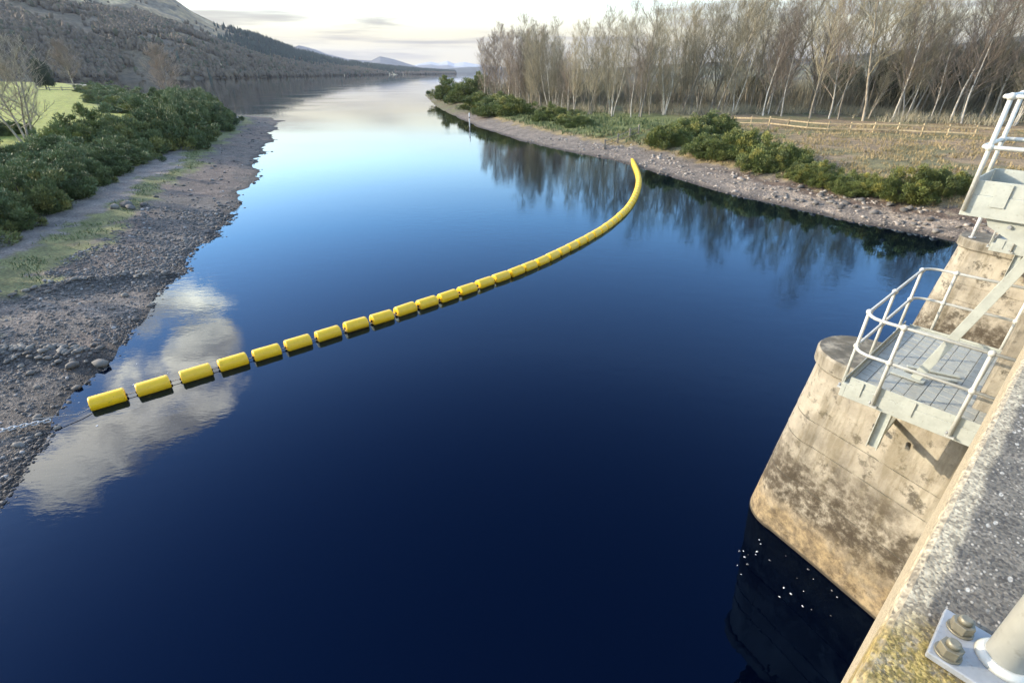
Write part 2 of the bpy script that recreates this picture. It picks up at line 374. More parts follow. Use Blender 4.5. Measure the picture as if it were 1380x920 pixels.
def f_paint(c, dirt, sc=10):
    def f(t, b):
        p = geop(t); n = noise(t, p, sc, 6, .65); n2 = noise(t, p, sc*6, 4, .6)
        cc = mix_c(t, ramp(t, n, .35, .7), col(*c), col(*(x*.82 for x in c)))
        cc = mix_c(t, math_n(t, 'MULTIPLY', ramp(t, n2, .58, .75), .5), cc, col(*dirt))
        link(t, cc, b.inputs['Base Color']); bump(t, b, n2, .12, .003)
    return f
GALV = mat('galvanised_rail', f_paint((.55, .545, .48), (.26, .24, .18)), Roughness=0.5, Metallic=0.0)
FLOORP = mat('grey_floor_paint', f_paint((.36, .37, .33), (.20, .19, .15), 6), Roughness=0.5)
FRAMEP = mat('grey_green_frame_paint', f_paint((.44, .455, .39), (.22, .20, .14), 5), Roughness=0.55)
STEEL = mat('galvanised_plate', f_paint((.36, .37, .37), (.20, .18, .15), 22), Roughness=0.45, Metallic=0.25)
BRASSY = mat('weathered_nut', f_paint((.24, .215, .15), (.08, .06, .035), 110), Roughness=0.45, Metallic=0.4)
def f_yellow(t, b):
    oi = N(t, 'ShaderNodeObjectInfo'); p = objco(t)
    ad = N(t, 'ShaderNodeVectorMath', operation='ADD'); link(t, p, ad.inputs[0]); link(t, oi.outputs['Location'], ad.inputs[1])
    n = noise(t, ad.outputs[0], 5, 5, .6); n2 = noise(t, ad.outputs[0], 26, 3, .6)
    c = mix_c(t, ramp(t, n, .3, .75), col(.95, .58, .008), col(.86, .49, .006))
    c = mix_c(t, math_n(t, 'MULTIPLY', oi.outputs['Random'], .35), c, col(.80, .50, .05))
    c = mix_c(t, math_n(t, 'MULTIPLY', ramp(t, n2, .60, .72), .55), c, col(.40, .26, .03))
    c = mix_c(t, ramp(t, n2, .70, .76), c, col(.12, .08, .02))
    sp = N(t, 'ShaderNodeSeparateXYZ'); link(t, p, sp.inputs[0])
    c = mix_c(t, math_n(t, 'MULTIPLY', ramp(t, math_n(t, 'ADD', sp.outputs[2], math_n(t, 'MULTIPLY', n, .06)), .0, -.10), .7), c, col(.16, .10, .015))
    link(t, c, b.inputs['Base Color'])
YELLOW = mat('yellow_plastic', f_yellow, Roughness=0.38)
def f_plain(c):
    def f(t, b):
        n = noise(t, geop(t), 20, 4, .6)
        link(t, mix_c(t, n, col(*(x*.75 for x in c)), col(*(x*1.2 for x in c))), b.inputs['Base Color'])
    return f
DARK = mat('dark_rubber', f_plain((.03, .028, .025)), Roughness=0.6)
ROPE = mat('steel_cable', f_plain((.35, .34, .31)), Roughness=0.5)
CHAINM = mat('galvanised_chain', f_plain((.52, .53, .52)), Roughness=0.4, Metallic=0.3)
FENCEW = mat('fence_timber', f_bark((.30, .23, .13), (.48, .38, .23)), Roughness=0.85)
OLDWOOD = mat('old_timber', f_bark((.16, .13, .10), (.34, .30, .24)), Roughness=0.9)
WHITEP = mat('white_paint', f_plain((.72, .72, .70)), Roughness=0.6)

# ------------------------------------------------------------------ the setting
def square(h): return [(-h, -h), (h, -h), (h, h), (-h, h)]
me = bpy.data.meshes.new('water'); me.from_pydata([(x, y, 0) for x, y in square(17000)], [], [(0, 1, 2, 3)]); me.materials.append(WATER)
tag(link_ob('water', me), 'calm dark blue water of the loch', None, None, 'structure')

LEFT = [(-14, -40), (-11.2, -8), (-10.9, 3), (-11.36, 7.91), (-11.77, 8.95), (-12.46, 10.79), (-12.91, 12.01), (-13.47, 13.67), (-14.22, 15.97), (-14.79, 18.57), (-16.29, 22.9), (-17.89, 27.75), (-20.19, 35.75), (-24.17, 47.12), (-29.35, 60.98), (-36.12, 79.82), (-46.55, 108.4), (-51.5, 116.5), (-60, 121.5), (-76, 132), (-100, 163), (-140, 215), (-215, 310), (-330, 440), (-470, 520), (-700, 600), (-1000, 560), (-1000, -60)]
RIGHT = [(40, 5), (27.01, 25.13), (25.84, 27.06), (23.83, 29.56), (21.59, 32.68), (19.12, 36.89), (16.63, 42.18), (14.61, 48.24), (12.47, 54.63), (9.5, 60.98), (6.45, 65.35), (1.05, 75.24), (-6.71, 97.41), (-20.57, 151.68), (-38.03, 240.24), (-37, 262), (-20, 285), (20, 310), (90, 380), (200, 560), (420, 760), (760, 800), (900, 5)]
def sdist(X, Y, poly):
    P = np.array(poly); best = np.full(X.shape, 1e12); inside = np.zeros(X.shape, bool)
    for i in range(len(P)):
        a = P[i]; b = P[(i+1) % len(P)]; e = b-a
        t = np.clip(((X-a[0])*e[0]+(Y-a[1])*e[1])/(e@e), 0, 1)
        best = np.minimum(best, (X-a[0]-t*e[0])**2+(Y-a[1]-t*e[1])**2)
        c = ((a[1] > Y) != (b[1] > Y)) & (X < (b[0]-a[0])*(Y-a[1])/(b[1]-a[1]+1e-12)+a[0])
        inside ^= c
    d = np.sqrt(best); return np.where(inside, d, -d)
def seg_d(X, Y, pl):
    P = np.array(pl); best = np.full(np.shape(X), 1e12)
    for a, b in zip(P[:-1], P[1:]):
        e = b-a; t = np.clip(((X-a[0])*e[0]+(Y-a[1])*e[1])/(e@e), 0, 1)
        best = np.minimum(best, (X-a[0]-t*e[0])**2+(Y-a[1]-t*e[1])**2)
    return np.sqrt(best)
RIDGE1 = [(-24.0, 15.5), (-20.71, 18.0), (-19.54, 19.0), (-18.62, 20.3), (-17.74, 21.4), (-16.6, 22.0)]
PILE = [(-20.5, 13.2), (-17.1, 13.9), (-15.92, 14.3), (-14.3, 14.3)]
def dl(x, y): return sdist(x, y, LEFT)+(fbm(x*.35, y*.35, 3, 5)-.5)*1.3*np.clip(np.hypot(x, y)/25, .35, 3)
def zl(x, y, d=None):
    if d is None: d = dl(x, y)
    z = np.interp(d, [-12, -3, 0, 5, 7, 9.5, 12, 26, 60, 200], [-3, -.55, 0, .55, .72, .82, 1.05, 2.0, 2.3, 3.0])
    z = z+(fbm(x*.9, y*.9, 4, 11)-.5)*.16*smooth(d, -1, 2)+(fbm(x*.12, y*.12, 3, 21)-.5)*.5*smooth(d, 8, 20)
    z = z+.22*np.exp(-(seg_d(x, y, RIDGE1)/.45)**2)+.26*np.exp(-(seg_d(x, y, PILE)/.5)**2)
    return z
def dr(x, y): return sdist(x, y, RIGHT)+(fbm(x*.3, y*.3, 3, 35)-.5)*1.2
def zr(x, y, d=None):
    if d is None: d = dr(x, y)
    z = np.interp(d, [-12, -3, 0, 4.0, 5.5, 9, 25, 60, 200], [-3, -.5, 0, .75, 1.15, 1.5, 2.1, 2.6, 6.0])
    return z+(fbm(x*.9, y*.9, 4, 41)-.5)*.16*smooth(d, -1, 2)+(fbm(x*.1, y*.1, 3, 51)-.5)*.7*smooth(d, 6, 20)
def lerp3(a, b, w): return a*(1-w[..., None])+np.array(b)*w[..., None]
def polar_ground(name, az0, az1, naz, r0, r1, nr, dfn, zfn, cfn):
    az = np.linspace(R(az0), R(az1), naz); rr = np.exp(np.linspace(math.log(r0), math.log(r1), nr))
    A, RR = np.meshgrid(az, rr, indexing='ij'); X = RR*np.sin(A); Y = RR*np.cos(A)
    d = dfn(X, Y); Z = zfn(X, Y, d); C = cfn(X, Y, d)
    idx = np.arange(naz*nr).reshape(naz, nr)
    F = np.stack([idx[:-1, :-1], idx[:-1, 1:], idx[1:, 1:], idx[1:, :-1]], -1).reshape(-1, 4)
    keep = (d.ravel()[F] > -7).any(1); F = F[keep]
    used = np.unique(F); mp = np.full(naz*nr, -1); mp[used] = np.arange(len(used))
    V = np.stack([X, Y, Z], -1).reshape(-1, 3)[used]
    me = mesh_np(name, V, mp[F][:, ::-1], GROUND, True, C.reshape(-1, 4)[used])
    if me.polygons[0].normal.z < 0: me.flip_normals()
    return tag(link_ob(name, me), None, None, None, 'structure')
def col_left(X, Y, d):
    n = fbm(X*.25, Y*.25, 4, 3); n2 = fbm(X*1.3, Y*1.3, 3, 8)
    C = np.zeros(X.shape+(3,))+np.array((.112, .102, .090))
    C = lerp3(C, (.135, .108, .09), smooth(n, .5, .62)*.8)
    C = lerp3(C, (.040, .037, .033), smooth(d, .9, .0))
    slip = smooth(seg_d(X, Y, [(-24, 13.5), (-19, 16.2), (-16.4, 18.6)]), 1.7, 1.1)
    C = lerp3(C, (.175, .152, .13), slip*.85)
    dn = d+(n2-.5)*2.6
    moss = smooth(dn, 4.4, 5.3)*smooth(dn, 7.6, 6.6)
    C = lerp3(C, (.17, .18, .065), moss*.9)
    C = lerp3(C, (.21, .185, .165), smooth(dn, 6.7, 7.4))
    C = lerp3(C, (.07, .085, .03), smooth(dn, 9.4, 10.6))
    C = lerp3(C, (.25, .275, .045), smooth(dn, 17, 21))
    al = 1-smooth(dn, 4.0, 5.0)*.85
    return np.concatenate([C, al[..., None]], -1)
def col_right(X, Y, d):
    n = fbm(X*.2, Y*.2, 4, 3); n2 = fbm(X*1.1, Y*1.1, 3, 8); r = np.hypot(X, Y)
    C = np.zeros(X.shape+(3,))+np.array((.175, .150, .122))
    C = lerp3(C, (.33, .275, .21), smooth(r, 52, 40)*smooth(n2, .35, .6)*.9)
    C = lerp3(C, (.055, .045, .036), smooth(d, 1.0, .1))
    dn = d+(n2-.5)*2.4
    C = lerp3(C, (.12, .085, .06), smooth(dn, 2.9, 3.4)*smooth(dn, 4.4, 3.9)*smooth(r, 55, 45))
    C = lerp3(C, (.25, .19, .085), smooth(dn, 4.0, 4.9))
    green = smooth(r, 58, 68)*smooth(X, 36, 24)
    C = lerp3(C, (.13, .15, .04), smooth(dn, 5.0, 7.0)*np.maximum(green, .25))
    mead = smooth(dn, 8, 11)*(1-green)
    C = lerp3(C, (.25, .18, .10), mead)
    C = lerp3(C, (.14, .14, .05), mead*smooth(n, .5, .62)*.7)
    wood = smooth(seg_d(X, Y, [(0, 132), (8, 106), (18, 93), (30, 96), (40, 84), (66, 70), (110, 55)]), 9, 4)
    dw = smooth(X*.55+Y*.83, 92, 99)
    C = lerp3(C, (.13, .105, .055), dw*.85); C = lerp3(C, (.11, .125, .035), dw*smooth(n2, .5, .6)*.8)
    al = 1-smooth(dn, 3.4, 4.6)*.85
    return np.concatenate([C, al[..., None]], -1)
left_bank = polar_ground('left_bank', -100, -18, 460, 9, 1100, 520, dl, zl, col_left)
right_bank = polar_ground('right_bank', -12, 85, 460, 24, 1000, 430, dr, zr, col_right)

# ---- hills
def hill(name, rid, r0, r1, depth_f, cfun, naz=260, nr=90, seed=0, rough=.12, back=0.5):
    """ridge sighted as (x, y) with near foot r0 and crest r1 distances along it (pairs too)"""
    s = [sight(*p) for p in rid]; A = np.array([q[0] for q in s]); E = np.array([q[1] for q in s])
    az = np.linspace(A[0], A[-1], naz); el = np.interp(az, A, E); R0 = np.interp(az, A, r0); R1 = np.interp(az, A, r1)
    k = np.linspace(0, 1+back, nr); AZ, KK = np.meshgrid(az, k, indexing='ij')
    RR = R0[:, None]+(R1-R0)[:, None]*KK
    X = RR*np.sin(AZ); Y = RR*np.cos(AZ); zt = (el*R1+CAMH)[:, None]
    prof = np.where(KK <= 1, depth_f(np.clip(KK, 0, 1)), 1-(KK-1)*.5)
    sc = 6.0/(R1-R0).mean()
    nz = fbm(X*sc, Y*sc, 6, seed, .52)-.5
    Z = zt*prof*(1+rough*2*nz*smooth(KK, .02, .25)*(1-.75*np.exp(-((KK-1)/.12)**2)))-3*(KK < .005)
    Z = np.maximum(Z, -3)
    C = cfun(X, Y, Z, KK, nz, zt, AZ)
    idx = np.arange(naz*nr).reshape(naz, nr)
    F = np.stack([idx[:-1, :-1], idx[1:, :-1], idx[1:, 1:], idx[:-1, 1:]], -1).reshape(-1, 4)
    me = mesh_np(name, np.stack([X, Y, Z], -1).reshape(-1, 3), F, HILL, True, C.reshape(-1, 3))
    if me.polygons[len(F)//3].normal.z < 0: me.flip_normals()
    tag(link_ob(name, me), None, None, None, 'structure')
    return AZ, KK, X, Y, Z, nz
def c_main(X, Y, Z, K, nz, zt, AZ):
    n = fbm(X*.006, Y*.006, 5, 77); n2 = fbm(X*.02, Y*.02, 4, 78)
    C = np.zeros(X.shape+(3,))+np.array((.30, .215, .11))
    C = lerp3(C, (.46, .36, .20), smooth(n, .48, .6)*.8)
    C = lerp3(C, (.10, .09, .065), smooth(n2, .55, .65)*.7)
    C = lerp3(C, (.115, .088, .050), smooth(K+(n-.5)*1.5, .34, .22))
    return C
def pw(e): return lambda k: np.power(k, e)
RID = [(-420, -60), (-200, -95), (0, -80), (110, -55), (180, -28), (235, 0), (262, 18), (292, 33), (340, 47), (400, 69), (450, 82), (500, 89), (560, 94.5), (612, 97.4)]
R0 = [900, 950, 1000, 1050, 1050, 1050, 1080, 1120, 1250, 1500, 1800, 2200, 2900, 3600]
R1 = [2300, 2300, 2300, 2300, 2200, 2150, 2150, 2150, 2250, 2400, 2600, 2900, 3500, 4100]
main = hill('hill', RID, R0, R1, lambda k: .16*smooth(k, 0, .15)+.84*np.power(k, 1.25), c_main, 520, 150, 3, .20)
def c_far(c, snow=None):
    def f(X, Y, Z, K, nz, zt, AZ):
        C = np.zeros(X.shape+(3,))+np.array(c); C = lerp3(C, tuple(x*1.6 for x in c), smooth(nz, 0, .2))
        if snow is not None: C = lerp3(C, (.42, .44, .48), smooth(Z/zt+nz*.8, snow, snow+.12))
        return C
    return f
hill('distant_hill', [(330, 88), (380, 70), (402, 61), (425, 67), (440, 73), (470, 80), (500, 82), (512, 76), (530, 80), (560, 89), (580, 96)], [6500]*11, [8200]*11, pw(.9), c_far((.06, .065, .07)), 160, 40, 9, .10)
hill('distant_mountain', [(540, 95), (565, 86), (580, 83.5), (590, 85.5), (603, 82.5), (612, 86), (625, 84), (640, 86.5), (670, 90), (720, 94)], [11000]*10, [14500]*10, pw(.8), c_far((.10, .105, .11), .62), 160, 40, 15, .12)
hill('low_headland', [(560, 97), (600, 93), (630, 90.5), (660, 90), (700, 92), (760, 95)], [5200]*6, [6500]*6, pw(.7), c_far((.05, .055, .05)), 120, 30, 19, .08)
def c_rh(X, Y, Z, K, nz, zt, AZ):
    C = np.zeros(X.shape+(3,))+np.array((.085, .075, .055)); return lerp3(C, (.14, .13, .07), smooth(nz, -.02, .12))
hill('wooded_hill', [(700, 97), (820, 92), (950, 84), (1100, 78), (1250, 64), (1400, 46), (1700, 30), (2100, 60)], [430]*8, [1300]*8, pw(1.1), c_rh, 160, 60, 23, .15)

# ---- woods on the far hillside: too many and too small to count
ico_v = []; ph = (1+5**.5)/2
for a in (-1, 1):
    for b in (-ph, ph): ico_v += [(0, a, b), (a, b, 0), (b, 0, a)]
ico_v = np.array(ico_v)/math.sqrt(1+ph*ph)
def ico_faces():
    f = []
    for i in range(12):
        for j in range(i+1, 12):
            for k in range(j+1, 12):
                a, b, c = ico_v[i], ico_v[j], ico_v[k]
                if max(np.linalg.norm(a-b), np.linalg.norm(b-c), np.linalg.norm(a-c)) < 1.1:
                    f.append((i, j, k) if np.dot(np.cross(b-a, c-a), a) > 0 else (i, k, j))
    return np.array(f)
ico_f = ico_faces()
cone_v = np.array([(math.cos(a), math.sin(a), 0) for a in np.linspace(0, 2*math.pi, 7)[:-1]]+[(.55*math.cos(a+.5), .55*math.sin(a+.5), .42) for a in np.linspace(0, 2*math.pi, 7)[:-1]]+[(0, 0, 1)])
cone_f = np.array([(i, (i+1) % 6, 6+i) for i in range(6)]+[((i+1) % 6, 6+(i+1) % 6, 6+i) for i in range(6)]+[(6+i, 6+(i+1) % 6, 12) for i in range(6)])
def scatter(name, tv, tf, pos, scale, tint, material, jitter=0.0, tilt=0.0, smooth_sh=False):
    n = len(pos); a = rng.uniform(0, 2*math.pi, n); c, s = np.cos(a), np.sin(a)
    V = np.repeat(tv[None], n, 0)
    if jitter: V = V*(1+rng.normal(0, jitter, (n, len(tv), 1)))
    V = V*scale[:, None, :]
    if tilt:
        b = rng.normal(0, tilt, n); cb, sb = np.cos(b)[:, None], np.sin(b)[:, None]
        y, z = V[..., 1].copy(), V[..., 2].copy(); V[..., 1] = y*cb-z*sb; V[..., 2] = y*sb+z*cb
    x, y = V[..., 0].copy(), V[..., 1].copy()
    V[..., 0] = x*c[:, None]-y*s[:, None]; V[..., 1] = x*s[:, None]+y*c[:, None]
    V = V+pos[:, None, :]
    F = (tf[None]+(np.arange(n)*len(tv))[:, None, None]).reshape(-1, 3)
    C = np.repeat(tint[:, None, :], len(tv), 1).reshape(-1, 3)
    return mesh_np(name, V.reshape(-1, 3), F, material, smooth_sh, C)
AZ, KK, HX, HY, HZ, HN = main
def hill_points(n, fn):
    w = fn(KK, HX, HY, HN, AZ).ravel()*(HX**2+HY**2).ravel()**.25; w = w/w.sum(); i = rng.choice(w.size, n, p=w)
    p = np.stack([HX.ravel()[i], HY.ravel()[i], HZ.ravel()[i]], -1); p[:, :2] += rng.normal(0, 5, (n, 2)); return p
nh = fbm(HX*.006, HY*.006, 5, 77); nh2 = fbm(HX*.012, HY*.012, 4, 91)
az_c0 = sight(285, 30)[0]
conif = lambda K, X, Y, n, a: (smooth(a, az_c0, az_c0+.05)*smooth(K, .35, .5)*smooth(K, 1.08, 1.0)*smooth(nh2, .36, .46)+.02*smooth(nh, .5, .6)*smooth(K, .6, .5))
decid = lambda K, X, Y, n, a: smooth(K+(nh-.5)*1.5, .33, .22)*smooth(K, .0, .02)*smooth(nh2, .34, .46)+.006*smooth(K, .9, .6)
p = hill_points(9000, conif); sc = rng.uniform(.7, 1.25, 9000)
t1 = np.array((.022, .036, .024))*rng.uniform(.6, 1.4, (9000, 1))
me = scatter('hillside_conifers', cone_v, cone_f, p-np.array((0, 0, 2)), np.stack([sc*4, sc*4, sc*17], -1), t1, HILLTREE)
tag(link_ob('hillside_conifers', me), 'dark green conifer plantation on the shoulder of the far hill', None, None, 'stuff')
p = hill_points(30000, decid); sc = rng.uniform(.5, 1.1, 30000)
t1 = np.array((.115, .085, .052))*rng.uniform(.75, 1.2, (30000, 1))*np.where(rng.random((30000, 1)) < .12, np.array((.55, .75, .55)), 1)
me = scatter('hillside_birchwood', ico_v, ico_f, p+np.array((0, 0, 3)), np.stack([sc*3.6, sc*3.6, sc*6.5], -1), t1, HILLTREE, .3)
tag(link_ob('hillside_birchwood', me), 'bare purple grey birch wood covering the lower far hillside', None, None, 'stuff')

# ------------------------------------------------------------------ shore stones
def shore_stones(name, label, n, box, dfn, zfn, dlo, dhi, smin, smax, cfn, parent=None):
    X = rng.uniform(box[0], box[1], n*6); Y = rng.uniform(box[2], box[3], n*6)
    d = dfn(X, Y); r = np.hypot(X, Y)
    k = (d > dlo) & (d < dhi) & (rng.random(n*6) < np.clip((16/r)**1.3, .02, 1)*(.25+.75*smooth(fbm(X*.5, Y*.5, 3, 99), .40, .58))*(.2+.8*smooth(seg_d(X, Y, [(-24, 13.5), (-19, 16.2), (-16.4, 18.6)]), 1.1, 1.7))); X, Y, d = X[k][:n], Y[k][:n], d[k][:n]
    m = len(X); Z = zfn(X, Y)
    s = smin*(smax/smin)**(rng.random(m)**2.2)*np.clip(np.hypot(X, Y)/18, 1, 2.6)
    S = np.stack([s*rng.uniform(.8, 1.4, m), s*rng.uniform(.7, 1.1, m), s*rng.uniform(.45, .75, m)], -1)
    me = scatter(name, ico_v, ico_f, np.stack([X, Y, Z+s*.12], -1), S, cfn(m, X, Y, d), STONE, .13, .25)
    return tag(link_ob(name, me, parent), label, None, None, 'stuff')
def c_lp(m, X, Y, d):
    v = rng.uniform(.045, .15, (m, 1))*np.where(rng.random((m, 1)) < .06, 2.4, 1)
    v = v*np.where(d[:, None] < .3, .6, 1); return v*np.array((1, .93, .85))
def c_rp(m, X, Y, d):
    v = rng.uniform(.14, .38, (m, 1)); v = v*np.where(d[:, None] < .5, .5, 1); return v*np.array((1, .86, .70))
shore_stones('shore_pebbles', 'loose dark grey pebbles strewn over the left shore', 17000, (-26, -10.5, 4, 34), dl, zl, -.5, 5.0, .018, .062, c_lp)
shore_stones('waterline_pebbles', 'wet dark pebbles lining the left waterline', 5200, (-26, -10.5, 4, 36), dl, zl, -.45, .9, .02, .09, c_lp)
shore_stones('far_shore_cobbles', 'dark cobbles along the far part of the left shore', 3500, (-60, -14, 34, 125), dl, zl, -.5, 5.0, .03, .08, c_lp)
shore_stones('beach_stones', 'pale stones scattered over the right hand beach', 9000, (-10, 32, 22, 75), dr, zr, -.2, 4.2, .03, .085, c_rp)

def blob_mesh(name, seed, material, sub=2):
    import bmesh
    bm = bmesh.new(); bmesh.ops.create_icosphere(bm, subdivisions=sub, radius=1)
    rs = np.random.default_rng(seed); ph = rs.uniform(0, 6.28, (5, 3)); k = rs.uniform(.8, 1.9, (5, 3))
    for v in bm.verts:
        q = sum(math.sin(k[i][0]*v.co.x+ph[i][0])*math.sin(k[i][1]*v.co.y+ph[i][1])*math.sin(k[i][2]*v.co.z+ph[i][2]) for i in range(5))
        v.co *= 1+.16*q
    me = bpy.data.meshes.new(name); bm.to_mesh(me); bm.free(); me.materials.append(material)
    me.polygons.foreach_set('use_smooth', [True]*len(me.polygons)); return me
BL = [blob_mesh('boulder', s, BOULDER, 1) for s in (1, 2, 3, 4)]
def boulder(x, y, s, par, zfn, dz=.2):
    o = link_ob('boulder', random.choice(BL), par)
    z = float(zfn(np.array([x]), np.array([y]))[0])
    o.location = (x, y, z+s*dz); o.scale = (s*random.uniform(1, 1.5), s*random.uniform(.8, 1.1), s*random.uniform(.6, .8))
    o.rotation_euler = (random.uniform(-.3, .3), random.uniform(-.3, .3), random.uniform(0, 6.28))
def along(pl, k):
    P = np.array(pl); L = np.r_[0, np.cumsum(np.hypot(*np.diff(P, axis=0).T))]; q = k*L[-1]
    return np.array((np.interp(q, L, P[:, 0]), np.interp(q, L, P[:, 1])))
for i in range(210):
    p = along(PILE, random.uniform(.12, 1)); w = .55; boulder(p[0]+random.gauss(0, w*.55), p[1]+random.gauss(0, w*.6), random.uniform(.06, .135), left_bank, zl, .35)
for i in range(70):
    p = along(RIDGE1, random.random()); boulder(p[0]+random.gauss(0, .3), p[1]+random.gauss(0, .25), random.uniform(.06, .14), left_bank, zl, .3)
for i in range(34):
    y = random.uniform(5, 40); x = np.interp(y, [3, 7.9, 12, 18.6, 27.7, 35.7, 47], [-10.9, -11.4, -12.9, -14.8, -17.9, -20.2, -24.2]); boulder(x-abs(random.gauss(0, .8))+.1, y, random.uniform(.09, .17), left_bank, zl, .15)
for x, y, s in [(-25.6, 33.4, .45), (-25.2, 33.0, .3), (-25.9, 32.6, .28), (-24.9, 33.9, .25), (-13.55, 14.0, .22), (-14.2, 13.7, .2)]: boulder(x, y, s, left_bank, zl, .3)
for i in range(45):
    p = along([(26.6, 26.6), (24, 30), (21.9, 33.6), (19.3, 38)], random.random()); e = random.uniform(.4, 3.2)
    boulder(p[0]+e*.8, p[1]+e*.6, random.uniform(.12, .26), right_bank, zr, .15)

# ------------------------------------------------------------------ grasses
def blades(name, label, P, h, w, material, tint, lean=.35):
    n = len(P); a = rng.uniform(0, 2*math.pi, n); l = rng.normal(0, lean, (n, 2)); H = h*rng.uniform(.5, 1.3, n)
    dx = np.stack([np.cos(a), np.sin(a), np.zeros(n)], -1)*w
    tip = P+np.stack([l[:, 0]*H, l[:, 1]*H, H], -1)
    V = np.stack([P-dx, P+dx, tip], 1).reshape(-1, 3); F = np.arange(3*n).reshape(n, 3)
    me = mesh_np(name, V, F, material, False, np.repeat(tint, 3, 0))
    return tag(link_ob(name, me), label, None, None, 'stuff')
def grass_pts(n, box, dfn, zfn, fn):
    X = rng.uniform(box[0], box[1], n*8); Y = rng.uniform(box[2], box[3], n*8); d = dfn(X, Y)
    k = rng.random(n*8) < fn(X, Y, d); X, Y = X[k][:n], Y[k][:n]
    return np.stack([X, Y, zfn(X, Y)-.03], -1)
def tint_for(P, sc=.5):
    t = np.stack([fbm(P[:, 0]*sc, P[:, 1]*sc, 3, 2), rng.random(len(P)), rng.random(len(P))], -1); t[:, 0] = np.clip((t[:, 0]-.5)*2.2+.5+rng.normal(0, .2, len(P)), 0, 1); return t
cl = lambda X, Y: fbm(X*.8, Y*.8, 3, 61)
P = grass_pts(22000, (10, 60, 26, 72), dr, zr, lambda X, Y, d: smooth(d+(cl(X, Y)-.5)*3, 4.4, 5.4)*smooth(cl(X, Y), .36, .56)*np.clip(40/np.hypot(X, Y), .3, 1))
blades('dry_grass', 'tan dry grass and bracken on the right bank meadow', P, .30, .045, GRASSB, tint_for(P))
P = grass_pts(9000, (-12, 34, 60, 125), dr, zr, lambda X, Y, d: smooth(d, 4.5, 6)*smooth(d, 26, 14)*smooth(cl(X, Y), .40, .55))
blades('rushes', 'green rushes and grass below the edge of the wood', P, .5, .07, RUSH, tint_for(P))
P = grass_pts(14000, (-42, -19, 10, 64), dl, zl, lambda X, Y, d: smooth(d, 4.7, 5.6)*smooth(d, 7.5, 6.4)*smooth(cl(X, Y), .42, .56)+.4*smooth(d, 8.8, 10))
blades('moss_grass', 'low mossy grass strip between the path and the gravel shore', P, .14, .03, RUSH, tint_for(P))

# ------------------------------------------------------------------ gorse bushes
def gorse_meshes(seed, leaf, nclump=170, per=210, w=1.0, h=1.0, spike=.075):
    r = np.random.default_rng(seed)
    # clump centres over an uneven dome, denser at the surface
    u = r.normal(0, 1, (nclump, 3)); u[:, 2] = np.abs(u[:, 2])*.9-.12; u /= np.linalg.norm(u, axis=1)[:, None]
    lob = 1+.30*np.sin(u[:, 0]*3.1+seed)*np.sin(u[:, 1]*2.7+seed*2)+.18*np.sin(u[:, 2]*6+u[:, 0]*5+seed)
    rad = lob*np.where(r.random(nclump) < .72, r.uniform(.78, 1.04, nclump), r.uniform(.35, .8, nclump))*np.where(r.random(nclump) < .10, 1.2, 1)
    c = u*rad[:, None]*np.array((w, w, h)); c[:, 2] = np.maximum(c[:, 2], .06)
    cs = r.uniform(.12, .25, nclump)
    base = np.repeat(c, per, 0); o = r.normal(0, 1, (nclump*per, 3)); o /= np.linalg.norm(o, axis=1)[:, None]
    o *= (r.random((nclump*per, 1))**.4)
    p = base+o*np.repeat(cs, per)[:, None]*np.array((1, 1, .9))
    d = o*.7+np.repeat(u, per, 0)*.5+np.array((0, 0, .65))+r.normal(0, .35, (nclump*per, 3)); d /= np.linalg.norm(d, axis=1)[:, None]
    side = np.cross(d, r.normal(0, 1, (nclump*per, 3))); side /= np.linalg.norm(side, axis=1)[:, None]
    L = spike*r.uniform(.5, 1.25, (nclump*per, 1))
    V = np.stack([p-side*L*.27, p+side*L*.27, p+d*L], 1).reshape(-1, 3)
    tone = np.repeat(np.clip(r.normal(.5, .28, nclump), 0, 1), per)*.7+r.random(nclump*per)*.3
    yel = np.repeat((r.random(nclump) < .4)*r.random(nclump), per)
    T = np.stack([tone, yel, yel], -1)
    fol = mesh_np('foliage', V, np.arange(len(V)).reshape(-1, 3), leaf, False, np.repeat(T, 3, 0))
    m = MB()
    for i in range(26):
        q = c[r.integers(nclump)]*.85; m.tube([(q[0]*.1, q[1]*.1, -.05), (q[0]*.5, q[1]*.5, q[2]*.6), tuple(q)], [.035, .022, .008], 5)
    return fol, m.mesh('stems', DARKWOOD)
GL = [gorse_meshes(s, GORSE) for s in (11, 12, 13, 14)]
GR = [gorse_meshes(s, GORSE_R) for s in (21, 22, 23)]
GFAR = [gorse_meshes(s, GORSE, 90, 100, spike=.11) for s in (31, 32)]
def bush(x, y, w, h, lib, zfn, label, group=None, rz=None, name='gorse_bush'):
    z = float(zfn(np.array([x]), np.array([y]))[0])
    o = thing(name, label, 'bush', (x, y, z-.05), random.uniform(0, 6.28) if rz is None else rz, group)
    f, s = random.choice(lib); o.scale = (w, w*random.uniform(.85, 1.15), h)
    link_ob('foliage', f, o); link_ob('stem', s, o); return o
# near thicket on the left bank: a line of bushes running up to the spit
line = [(-20.5, 3.5), (-21.5, 8.0), (-23.2, 12.5), (-24.6, 16.0), (-25.8, 19.5), (-27.2, 23.5), (-28.0, 27.5), (-29.2, 31.0), (-31.0, 35.0), (-32.6, 39.5), (-34.6, 44.5)]
for i, (x, y) in enumerate(line):
    bush(x-1.0, y, 2.2, random.uniform(1.8, 2.2), GL, zl, 'gorse bush by the left gravel path, %s from the dam end' % ordinal(i+1), 'front row of the left thicket')
    bush(x-4.2+random.uniform(-.4, .4), y+1.2, 2.4, random.uniform(1.4, 1.8), GL, zl, 'dense gorse bush in the middle of the left bank thicket behind the front row', 'middle of the left thicket')
    if y > 38: bush(x-7.0+random.uniform(-.5, .5), y+2.5, 2.2, random.uniform(1.6, 2.0), GL, zl, 'gorse bush at the back of the left thicket towards the lawn', 'back of the left thicket')
